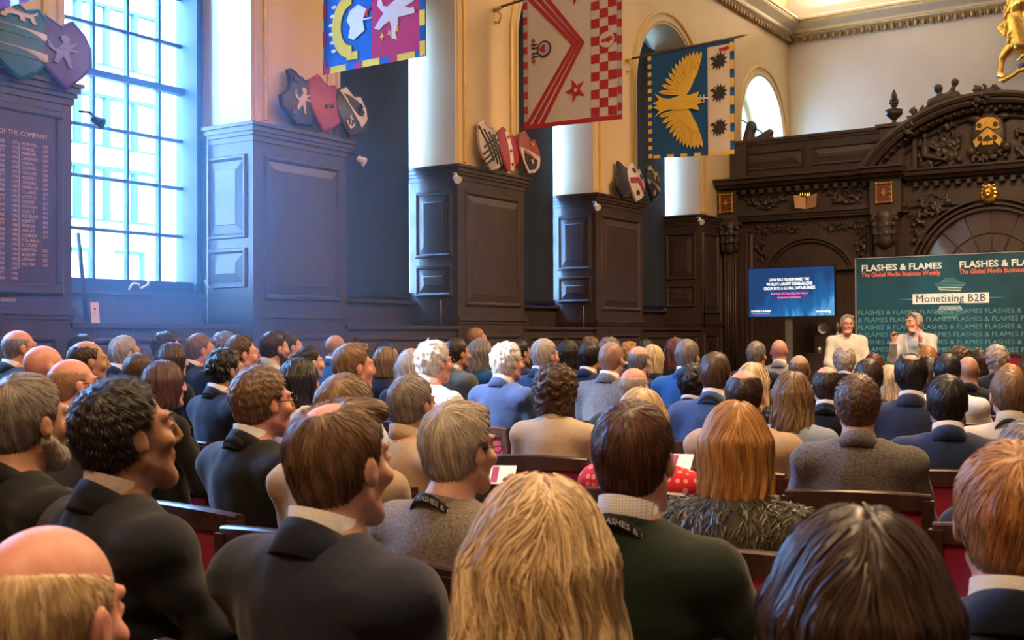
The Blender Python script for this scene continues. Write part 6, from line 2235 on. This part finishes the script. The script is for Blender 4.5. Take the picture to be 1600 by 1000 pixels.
# ------------------------------------------------------------------ the audience: crown pixel (u, v), distance, description, look
NAVY, BLACK, CHAR, BLUE, MIDB = (.007, .010, .022), (.005, .0055, .007), (.009, .011, .018), (.018, .045, .11), (.010, .020, .050)
GREY, LGREY, OLIVE, BEIGE, CREAM_, WHT = (.11, .11, .125), (.26, .27, .30), (.10, .10, .085), (.40, .29, .18), (.55, .47, .38), (.66, .66, .70)
AUD = [
    (45, 822, 1.50, 'balding fair man close to the camera at the lower corner', dict(lod=0, hair='ring', hc='blond', skin='pink', wear='suit', wcol=CHAR, yaw=-14, scale=1.13, pitch=-8)),
    (30, 583, 2.95, 'grey bearded man in a black jacket beside the dark haired man', dict(lod=0, hair='short', hc='grey', skin='tan', beard='silver', wcol=BLACK, yaw=4, collar=False, scale=1.06)),
    (190, 590, 2.67, 'dark curly haired man looking up in a charcoal jacket', dict(lod=0, hair='fuzzy', hc='black', skin='olive', wcol=CHAR, yaw=20, pitch=9, collar=(.40, .33, .32), scale=1.10, seed=3)),
    (515, 624, 2.30, 'young man with a thinning crown in a slate blue jacket', dict(lod=0, hair='thin', hc='mid', skin='fair', wcol=(.016, .021, .042), yaw=4, scale=1.14, seed=2)),
    (845, 735, 1.66, 'woman with long wavy blonde hair seen from behind', dict(lod=0, fem=True, hair='long', hc='blond', wear='jumper', wcol=CHAR, yaw=-27, scale=1.13)),
    (1345, 785, 1.34, 'woman with long straight dark brown hair and centre parting', dict(lod=0, fem=True, hair='shoulder', hc='dark', wear='jumper', wcol=BLACK, yaw=-17, scale=1.13, seed=4)),
    (1583, 690, 1.88, 'ginger haired man in a navy jacket at the picture edge', dict(lod=0, hair='short', hc='ginger', skin='pink', wcol=NAVY, yaw=-12, scale=1.12)),
    (985, 625, 2.42, 'man in a dark green jumper with a checked collar', dict(lod=0, hair='short', hc='chestnut', skin='fair', wear='jumper', wcol=(.010, .020, .014), yaw=-4, lanyard=True, collar=(.5, .5, .5), scale=1.04, pose='book', wname='dark_green_knit')),
    (705, 627, 2.98, 'silver haired man in a stone jumper resting chin on hand', dict(lod=0, hair='side', hc='silver', skin='fair', wear='jumper', wcol=(.19, .165, .13), wkind='tweed', wcol2=(.30, .26, .21), yaw=14, lanyard=True, glasses=True, pose='chin', collar=False, scale=1.03)),
    (1150, 623, 3.08, 'woman with a golden bob in a shaggy dark fur jacket', dict(lod=0, fem=True, hair='bob', hc='gold', wear='fur', wcol=(.060, .055, .040), yaw=-19, scale=1.05)),
    (1340, 583, 4.11, 'brown haired man in a grey tweed jacket seen square from behind', dict(lod=0, hair='fuzzy', hc='brown', skin='fair', wcol=(.070, .062, .058), wkind='tweed', wcol2=(.19, .175, .165), yaw=-17, bodyyaw=-15, seed=6, collar=False, scale=.95)),
    (868, 563, 5.30, 'woman with a big head of dark curls in a cream cardigan', dict(lod=0, fem=True, hair='curly', hc='brown', wear='jumper', wcol=(.52, .42, .30), yaw=-24, collar=False)),
    (400, 570, 3.80, 'man in glasses with cropped reddish hair and black jacket', dict(lod=0, hair='fuzzy', hc='mid', skin='pink', wcol=BLACK, yaw=18, glasses=True, lanyard=True, seed=8)),
    (637, 585, 4.40, 'man with short grey-fair hair in a sand coloured shirt', dict(lod=0, hair='short', hc='grey', skin='tan', wear='shirt', wcol=(.46, .35, .23), yaw=6, seed=9)),
    (533, 583, 3.35, 'brown haired man half hidden behind the slate blue jacket', dict(lod=0, hair='short', hc='light', wear='shirt', wcol=BEIGE, yaw=-4, seed=10)),
    (24, 516, 6.98, 'bald man in glasses against the panelling below the name board', dict(hair='ring', hc='grey', skin='pink', wcol=BLACK, glasses=True, yaw=20, collar=True)),
    (62, 540, 5.46, 'bald man between two other bald heads under the name board', dict(hair='bald', skin='pink', wcol=CHAR, yaw=14)),
    (105, 561, 4.75, 'bald man with clear glasses in a grey blue jacket', dict(lod=0, hair='ring', hc='sandy', skin='pink', wear='suit', wcol=(.10, .105, .15), wkind='tweed', wcol2=(.18, .185, .25), glasses=True, yaw=16, lanyard=True, beard='grey')),
    (125, 522, 7.97, 'dark haired head just showing below the window corner', dict(hair='short', hc='black', wcol=NAVY)),
    (130, 533, 6.05, 'balding dark man in profile below the window ledge', dict(hair='balding', hc='dark', skin='tan', wcol=CHAR, yaw=26)),
    (190, 524, 7.66, 'grey haired man with glasses in a navy jacket under the window', dict(hair='short', hc='silver', wcol=NAVY, glasses=True, yaw=16)),
    (213, 551, 6.78, 'man with close cropped brown hair behind the curly dark head', dict(hair='buzz', hc='brown', skin='pink', wcol=CHAR, yaw=8)),
    (250, 560, 5.47, 'woman with a straight plum brown bob in black', dict(fem=True, lod=0, hair='bob', hc='plum', wear='jumper', wcol=BLACK, yaw=16, seed=1)),
    (256, 517, 8.60, 'tousled dark head against the panelling below the window', dict(hair='messy', hc='dark', wcol=NAVY)),
    (264, 533, 7.39, 'woman with a brown bob behind the plum haired woman', dict(fem=True, hair='bob', hc='dark', wear='suit', wcol=CHAR, yaw=14, collar=False)),
    (308, 521, 8.28, 'fair man with glasses in a dark jacket under the window', dict(hair='short', hc='light', skin='pink', wcol=NAVY, glasses=True, yaw=30)),
    (348, 517, 9.29, 'grey tousled head beside the pier below the anchor shields', dict(hair='messy', hc='grey', wcol=CHAR)),
    (371, 523, 6.93, 'man in glasses in profile behind the curly dark haired man', dict(hair='short', hc='brown', skin='pink', wcol=BLUE, glasses=True, yaw=34, seed=1)),
    (347, 542, 6.20, 'man with curly black hair in a navy jacket and lanyard', dict(hair='messy', hc='black', skin='tan', wcol=NAVY, yaw=22, lanyard=True, seed=1)),
    (424, 517, 8.21, 'brown haired man with a short beard in a pale green shirt', dict(hair='side', hc='dark', beard='brown', wear='shirt', wcol=(.45, .52, .45), yaw=22)),
    (447, 518, 8.90, 'dark haired man behind the pale green shirt', dict(hair='short', hc='dark', wcol=NAVY, yaw=26)),
    (479, 541, 7.75, 'woman with pinned up dark hair and sunglasses on her head', dict(fem=True, hair='updo', hc='black', wear='jumper', wcol=BLACK, yaw=22)),
    (462, 556, 6.04, 'woman with long black hair in a white blouse', dict(fem=True, hair='shoulder', hc='black', wear='shirt', wcol=WHT, yaw=20)),
    (522, 524, 9.60, 'bald man in a bright blue jacket by the panelled dado', dict(hair='bald', skin='tan', wcol=(.02, .12, .30), yaw=6)),
    (545, 535, 5.62, 'fair haired man with a bright pink face in profile', dict(hair='quiff', hc='light', skin='pink', wear='shirt', wcol=WHT, yaw=28)),
    (599, 540, 8.63, 'woman with straight light brown hair below the blue banner', dict(fem=True, hair='bob', hc='light', wear='jumper', wcol=NAVY, yaw=16, seed=1)),
    (600, 533, 10.3, 'dark head showing above the light brown haired woman', dict(hair='short', hc='black', wcol=NAVY)),
    (673, 531, 6.41, 'brightly lit white haired man in a checked white shirt', dict(lod=0, hair='messy', hc='white', skin='pink', wear='shirt', wcol=(.72, .73, .78), wkind='check', wcol2=(.16, .18, .30), yaw=20, seed=12, glasses=True)),
    (640, 543, 7.38, 'woman with long ash hair beside the brightly lit man', dict(fem=True, hair='shoulder', hc='silver', wear='jumper', wcol=NAVY)),
    (710, 528, 8.60, 'dark haired man in profile in an olive jacket', dict(hair='short', hc='dark', skin='tan', wcol=OLIVE, yaw=26)),
    (741, 512, 11.0, 'tall ginger man standing out above the far rows', dict(hair='buzz', hc='ginger', skin='pink', wcol=NAVY)),
    (747, 527, 9.24, 'woman with long ash brown hair in a teal jacket', dict(fem=True, hair='shoulder', hc='grey', wear='suit', wcol=(.01, .07, .14), collar=False, seed=1)),
    (788, 534, 7.00, 'brightly lit white haired man in a blue blazer', dict(lod=0, hair='messy', hc='white', skin='pink', wcol=(.035, .06, .15), yaw=18, seed=13)),
    (809, 530, 9.90, 'dark haired man in glasses behind the blue blazer', dict(hair='short', hc='black', skin='tan', wcol=NAVY, glasses=True, yaw=24)),
    (847, 529, 7.83, 'man with pale grey hair and glasses in a blue jacket', dict(hair='short', hc='silver', skin='pink', wcol=BLUE, glasses=True, yaw=20, seed=1)),
    (885, 529, 9.25, 'black wavy haired person behind the curly haired woman', dict(fem=True, hair='bob', hc='black', wear='jumper', wcol=BLACK, yaw=10)),
    (920, 534, 8.67, 'man with short black hair in a blue jacket beside the grey suit', dict(hair='short', hc='black', skin='tan', wcol=MIDB, yaw=6, seed=1)),
    (920, 525, 11.4, 'brown haired head in the far row below the striped banner', dict(hair='messy', hc='light', wcol=CHAR)),
    (953, 535, 7.30, 'pink headed man in a grey suit', dict(hair='buzz', hc='sandy', skin='pink', wcol=GREY, wkind='tweed', wcol2=(.19, .19, .22), yaw=0)),
    (950, 526, 9.80, 'spiky grey head right above the pink headed man', dict(hair='messy', hc='grey', wcol=CHAR, seed=1)),
    (981, 533, 11.0, 'ginger fair head in the far row', dict(hair='messy', hc='gold', wcol=CHAR)),
    (1006, 529, 10.5, 'broad dark haired head in the far row', dict(fem=True, hair='bob', hc='black', wear='jumper', wcol=BLACK)),
    (996, 541, 8.25, 'bald man in a dark jacket beside the blonde woman', dict(hair='ring', hc='grey', skin='fair', wcol=NAVY, yaw=6)),
    (1018, 537, 9.23, 'blonde woman beside the bald man in the far rows', dict(fem=True, hair='bob', hc='blond', wear='jumper', wcol=BLACK, yaw=4, seed=1)),
    (1054, 526, 9.95, 'person with wavy auburn hair behind the grey man in blue', dict(fem=True, hair='shoulder', hc='auburn', wear='jumper', wcol=BLACK)),
    (1072, 530, 7.85, 'grey haired man in a bright blue jacket', dict(hair='short', hc='grey', skin='fair', wcol=(.02, .11, .30), yaw=2, seed=1)),
    (1080, 567, 7.08, 'man with curly black hair in a navy suit and white collar', dict(hair='messy', hc='black', skin='tan', wcol=MIDB, yaw=-8)),
    (1117, 549, 5.89, 'man with brown swept hair in a blue blazer', dict(hair='quiff', hc='brown', skin='pink', wcol=(.05, .09, .20), yaw=-14, lanyard=True)),
    (988, 575, 6.25, 'bald man in black behind the woman in red', dict(hair='ring', hc='silver', skin='pink', wcol=BLACK, yaw=4)),
    (1002, 603, 4.18, 'ash blonde woman in a red patterned top', dict(fem=True, lod=0, hair='bob', hc='blond', wear='shirt', wcol=(.55, .02, .03), wkind='dots', wcol2=(.75, .30, .28), yaw=-18, seed=5, collar=False, scale=1.04)),
    (1162, 579, 4.74, 'balding man in a camel blazer', dict(lod=0, hair='balding', hc='dark', skin='pink', wcol=(.42, .30, .20), yaw=-10, seed=2)),
    (1175, 564, 6.60, 'woman with loose blonde hair in a black floral top', dict(fem=True, hair='shoulder', hc='blond', wear='shirt', wcol=BLACK, wkind='dots', wcol2=(.10, .09, .08), yaw=-12, collar=False)),
    (1238, 578, 5.43, 'woman with tousled fair hair in a light blue top', dict(fem=True, hair='shoulder', hc='light', wear='jumper', wcol=(.26, .33, .46), yaw=-14, lod=0, seed=7)),
    (1180, 533, 9.70, 'man with short grey hair in a navy suit in the front row', dict(hair='short', hc='grey', skin='fair', wcol=NAVY, yaw=6, seed=1)),
    (1218, 531, 10.4, 'bald man in a pale grey jacket in the front row', dict(hair='bald', skin='pink', wcol=LGREY, yaw=-22)),
    (1249, 555, 8.38, 'bald man with an orange glow on his head near the television', dict(hair='ring', hc='light', skin='tan', wcol=CHAR, yaw=-14)),
    (1320, 541, 9.08, 'person with pale grey-blond hair in front of the first speaker', dict(hair='messy', hc='silver', wcol=NAVY, yaw=-20, seed=1)),
    (1366, 550, 9.92, 'auburn head below the gap between the two speakers', dict(fem=True, hair='bob', hc='auburn', wear='jumper', wcol=CHAR)),
    (1293, 573, 6.13, 'balding man in a black suit with a lanyard', dict(hair='balding', hc='dark', skin='pink', wcol=BLACK, yaw=-20, lanyard=True)),
    (1357, 560, 6.78, 'dark haired man in a black jacket behind the tweed jacket', dict(hair='side', hc='dark', wcol=BLACK, yaw=-10)),
    (1390, 568, 8.46, 'woman with long straight blonde hair between two dark heads', dict(fem=True, hair='shoulder', hc='blond', wear='jumper', wcol=BLACK, yaw=-16, seed=1)),
    (1424, 552, 5.70, 'man with dark hair and a bald crown in a dark blue suit', dict(hair='thin', hc='black', skin='tan', wcol=(.022, .030, .060), yaw=-16, lod=0, seed=3)),
    (1450, 539, 10.3, 'strawberry blonde head just below the gesturing speaker', dict(fem=True, hair='bob', hc='ginger', wear='jumper', wcol=CHAR)),
    (1481, 552, 7.11, 'short dark haired man behind the navy jacket', dict(hair='short', hc='black', skin='tan', wear='shirt', wcol=WHT, yaw=-16, seed=1)),
    (1453, 555, 7.83, 'dark bobbed head between the dark blue suit and the short haired man', dict(fem=True, hair='bob', hc='dark', wear='jumper', wcol=BLACK)),
    (1480, 585, 4.68, 'man with neat black hair in a navy blazer and white collar', dict(lod=0, hair='short', hc='black', skin='brown', wcol=(.012, .025, .065), yaw=-17, bodyyaw=-16, seed=4)),
    (1500, 538, 9.70, 'curly brown head in front of the backdrop', dict(fem=True, hair='curly', hc='brown', wear='jumper', wcol=CHAR)),
    (1514, 557, 8.43, 'bald man in black in front of the backdrop', dict(hair='bald', skin='tan', wcol=BLACK, yaw=-18, collar=False)),
    (1531, 543, 10.5, 'dark brown head beside the silver haired man in charcoal', dict(fem=True, hair='bob', hc='dark', wear='jumper', wcol=BLACK)),
    (1559, 538, 9.05, 'silver haired man in a charcoal jacket near the empty red chair', dict(hair='messy', hc='silver', skin='pink', wcol=CHAR, yaw=-24, collar=False)),
    (1578, 577, 5.26, 'fair haired man in a pale cream shirt', dict(lod=0, hair='quiff', hc='light', skin='pink', wear='shirt', wcol=(.58, .54, .48), yaw=-22, lanyard=True, seed=5)),
    (1580, 567, 7.56, 'ginger head rising behind the fair man in cream', dict(fem=True, hair='bob', hc='ginger', wear='jumper', wcol=BLACK)),
    (1606, 655, 3.36, 'grey head cut by the picture edge above the ginger man', dict(hair='short', hc='grey', wcol=CHAR)),
]
SEATS = []
for u, v, z, lab, kw in AUD:
    kw = dict(kw)
    p = CAM_P + ray(u, v) * z
    yaw = kw.pop('yaw', None)
    if kw.get('lod') == 0 and z > 3.2:
        kw['lod'] = 1
    if yaw is None:
        yaw = math.degrees(math.atan2(-4.0 - p.x, 14.2 - p.y)) + (8 if p.x < -3 else 0)
    o = person((p.x, p.y), p.z, yaw, lab, **kw)
    b = -o.rotation_euler[2]
    chair(o.location.x, o.location.y, b, 'burgundy chair of the ' + ' '.join(lab.split()[:12]), low=.94 if z < 2.5 else 1.0)
    SEATS.append((p.x, p.y))

# fur of the shaggy jacket
fo = [o for o in COL.objects if o.name.startswith('fur_jacket')][0]
V, Q, F = template('fur', True, 0)
rngf = np.random.default_rng(9)
sel = (V[:, 2] > .72) & (np.linalg.norm(V[:, :2] - np.array((0, -.045)), axis=1) > .075)
S, SQ, sr = strands(F, V[sel], None, 'fur', 7000, .0034, 4, .007, .012, rngf)
st_ = [o for o in COL.objects if o.name == fo.parent.name][0]
key = [k for k in MESHES if isinstance(k, tuple) and k[0] == 'fur'][0]
S = deform(S, key[3], 0, 0)
fm = link('fur', np_mesh('fur', S, SQ, sr), hairmat('fur_hair', (.010, .009, .007), (.085, .078, .055)), fo, False)
tag(fm, kind='stuff')

# lettering on the nearest lanyards
for o in [o for o in COL.objects if o.name.startswith('lanyard')]:
    me_key = [k for k in MESHES if MESHES[k] is o.data][0]
    if me_key[2] != 0:
        continue
    tm = text_mesh('FLASHES & FLAMES', .017, 'CENTER', .0004, .0002)
    st = me_key[3]
    for vv in tm.vertices:
        a = vv.co.x / .092 + rad(32)
        f_ = (1 - math.cos(a)) / 2
        t_ = (vv.co.y + .003) / .022
        rx = .096 - .010 * t_ + .0012
        vv.co = Vector((rx * math.sin(a), -.048 - (rx - .004) * math.cos(a) + f_ * .012, 1.072 + .020 * t_ - .24 * f_ + st))
    tm.materials.clear()
    link('lettering', tm, plain('lanyard_print', (.55, .55, .58), .6), o, False)

# ------------------------------------------------------------------ the two speakers on the stage
def speaker(x, y, top, yaw, by, lab, **kw):
    o = person((x, y), top, yaw, lab, bodyyaw=by, lod=1, face=True, group='speakers on the stage', dz=.30, **kw)
    chair(o.location.x, o.location.y, rad(by), 'burgundy chair of the ' + lab, 'stage chairs', .30)
    return o


speaker(-4.37, 14.2, 1.645, 152, 160, 'seated speaker in glasses and a cream padded jacket with lanyard', hair='side', hc='silver', skin='pink', wear='open', wcol=(.60, .55, .46), glasses=True, lanyard=True, collar=(.6, .56, .5))
speaker(-3.56, 14.3, 1.66, -146, -172, 'seated speaker in a pale grey jacket gesturing with both hands', hair='side', hc='silver', skin='pink', wear='open', wcol=(.50, .47, .47), lanyard=True, pose='talk', collar=(.35, .40, .50), seed=1)
chair(-2.55, 13.75, rad(175), 'empty burgundy chair on the stage beside the gesturing speaker', 'stage chairs', .30)
light('stage_light', 'SPOT', (-2.0, 8.5, 6.4), (-3.9, 14.6, 1.3), 900, (1.0, .90, .78), size=.15, spot=rad(26), blend=.8)

# ------------------------------------------------------------------ small things
PAPER = plain('card_paper', (.72, .60, .54), .7, var=.03)
def card(x, y, z, w, h, lab, mat=PAPER):
    r = empty('leaflet', (x, y, z), label=lab, cat='leaflet')
    v = MB()
    v.prism(rect(-w / 2, w / 2, 0, h), lambda a, b, d: (x - .10 * b - d, y + a, z + b), 0, .004).build('sheet', mat, r)
    return r


c1 = card(-7.62, 5.71, 1.515, .075, .165, 'pink white leaflet standing on the window ledge by the name board')
MB().prism([(-.012, .115), (0, .098), (.012, .115), (.006, .122), (0, .116), (-.006, .122)], lambda a, b, d: (-7.62 - .10 * b + d, 5.71 + a, 1.515 + b), .0005, .002).build('printed_crest', plain('crest_ink', (.25, .08, .10), .6), c1)
MB().prism(rect(-.016, .016, .075, .079), lambda a, b, d: (-7.62 - .10 * b + d, 5.71 + a, 1.515 + b), .0005, .002).build('printed_line', plain('crest_ink', (.25, .08, .10), .6), c1)
c2 = card(-7.56, 11.73, 1.515, .10, .165, 'cream leaflet on the ledge beside the lattice shield pier', plain('cream_card', (.70, .52, .28), .7, var=.03))
MB().prism(circle(0, .09, .018, 12), lambda a, b, d: (-7.56 - .10 * b + d, 11.73 + a, 1.515 + b), .0005, .002).build('printed_crest', plain('gold_ink', (.4, .22, .06), .6), c2)
tag(MB().tube([(-7.66, 5.66, 1.52), (-7.95, 5.79, 2.24)], .017, 8).build('window_pole', DARKM, smooth=True), 'dark wooden window pole leaning against the tall window', 'pole')
tag(MB().tube([(-7.38, 16.72, 1.52), (-7.38, 16.74, 2.72)], .014, 8).build('window_pole', DARKM, smooth=True), 'dark pole standing against the last pier beside the carved screen', 'pole')
for y0, lab in ((10.15, 'thin cable dropping to the ledge below the first dark blind'), (13.30, 'thin cable dropping to the ledge below the second dark blind')):
    tag(MB().tube([(-7.60, y0, 1.80), (-7.60, y0 + .005, 1.515)], .005, 6).build('cable', plain('cable_grey', (.4, .4, .42), .5), smooth=True), lab, 'cable')
# notebook in the lap of the man in green, papers and handouts
g8 = [o for o in COL.objects if o.get('label', '').startswith('man in a dark green jumper')][0]
nbk = empty('notebook', tuple(g8.matrix_basis @ Vector((.22, .40, .665))), -.2, 'open cream notebook in the lap of the man in green', 'notebook')
MB().bbox(-.16, 0, -.11, .11, 0, .012, .003).build('page_block', plain('cream_pages', (.68, .58, .38), .8, var=.03), nbk, world=False)
MB().bbox(.002, .16, -.11, .11, 0, .010, .003).build('page_block', plain('cream_pages', (.68, .58, .38), .8, var=.03), nbk, world=False)
for u, v, z, rz, lab in ((783, 742, 3.75, .5, 'white paper in the lap in front of the silver haired man'), (1062, 722, 4.3, .3, 'striped handout in the lap beside the camel blazer')):
    p = CAM_P + ray(u, v) * z
    s_ = empty('handout', tuple(p), rz, lab, 'paper')
    s_.rotation_euler = (rad(20), 0, rz)
    s_.scale = (.62, .62, .62)
    MB().box(-.075, .075, -.105, .105, 0, .003).build('sheet', plain('white_paper', (.74, .74, .78), .7, var=.03), s_, world=False)
    MB().box(-.05, -.015, -.09, .09, .003, .0036).build('printed_bar', plain('handout_ink', (.30, .03, .10), .7), s_, world=False)

# ------------------------------------------------------------------ blue haze volume, added to tint the view before the tall window
HC_ = Vector((-7.3, 6.3, 2.1))
HR_ = (2.6, 4.2, 3.0)
hz = MB().ball((0, 0, 0), (1, 1, 1), 24, 14).build('veil', None, kind='stuff')
hz.location = HC_
hz.scale = HR_
HM = bpy.data.materials.new('veil')
HM.use_nodes = True
_t = HM.node_tree
_t.nodes.remove(_t.nodes['Principled BSDF'])
_v = _t.nodes.new('ShaderNodeVolumeScatter')
_v.inputs['Color'].default_value = (.32, .64, 1, 1)
_v.inputs['Anisotropy'].default_value = .35
_tc = _t.nodes.new('ShaderNodeTexCoord')
_ln = _t.nodes.new('ShaderNodeVectorMath')
_ln.operation = 'LENGTH'
_t.links.new(_tc.outputs['Object'], _ln.inputs[0])
_mr = _t.nodes.new('ShaderNodeMapRange')
_mr.interpolation_type = 'SMOOTHSTEP'
_mr.inputs['From Min'].default_value = 0.0
_mr.inputs['From Max'].default_value = 1.0
_mr.inputs['To Min'].default_value = .20
_mr.inputs['To Max'].default_value = 0.0
_t.links.new(_ln.outputs['Value'], _mr.inputs['Value'])
_t.links.new(_mr.outputs[0], _v.inputs['Density'])
_t.links.new(_v.outputs[0], _t.nodes['Material Output'].inputs['Volume'])
hz.data.materials.append(HM)
tag(hz, 'thin blue haze added for a blue cast before the tall window', 'veil')
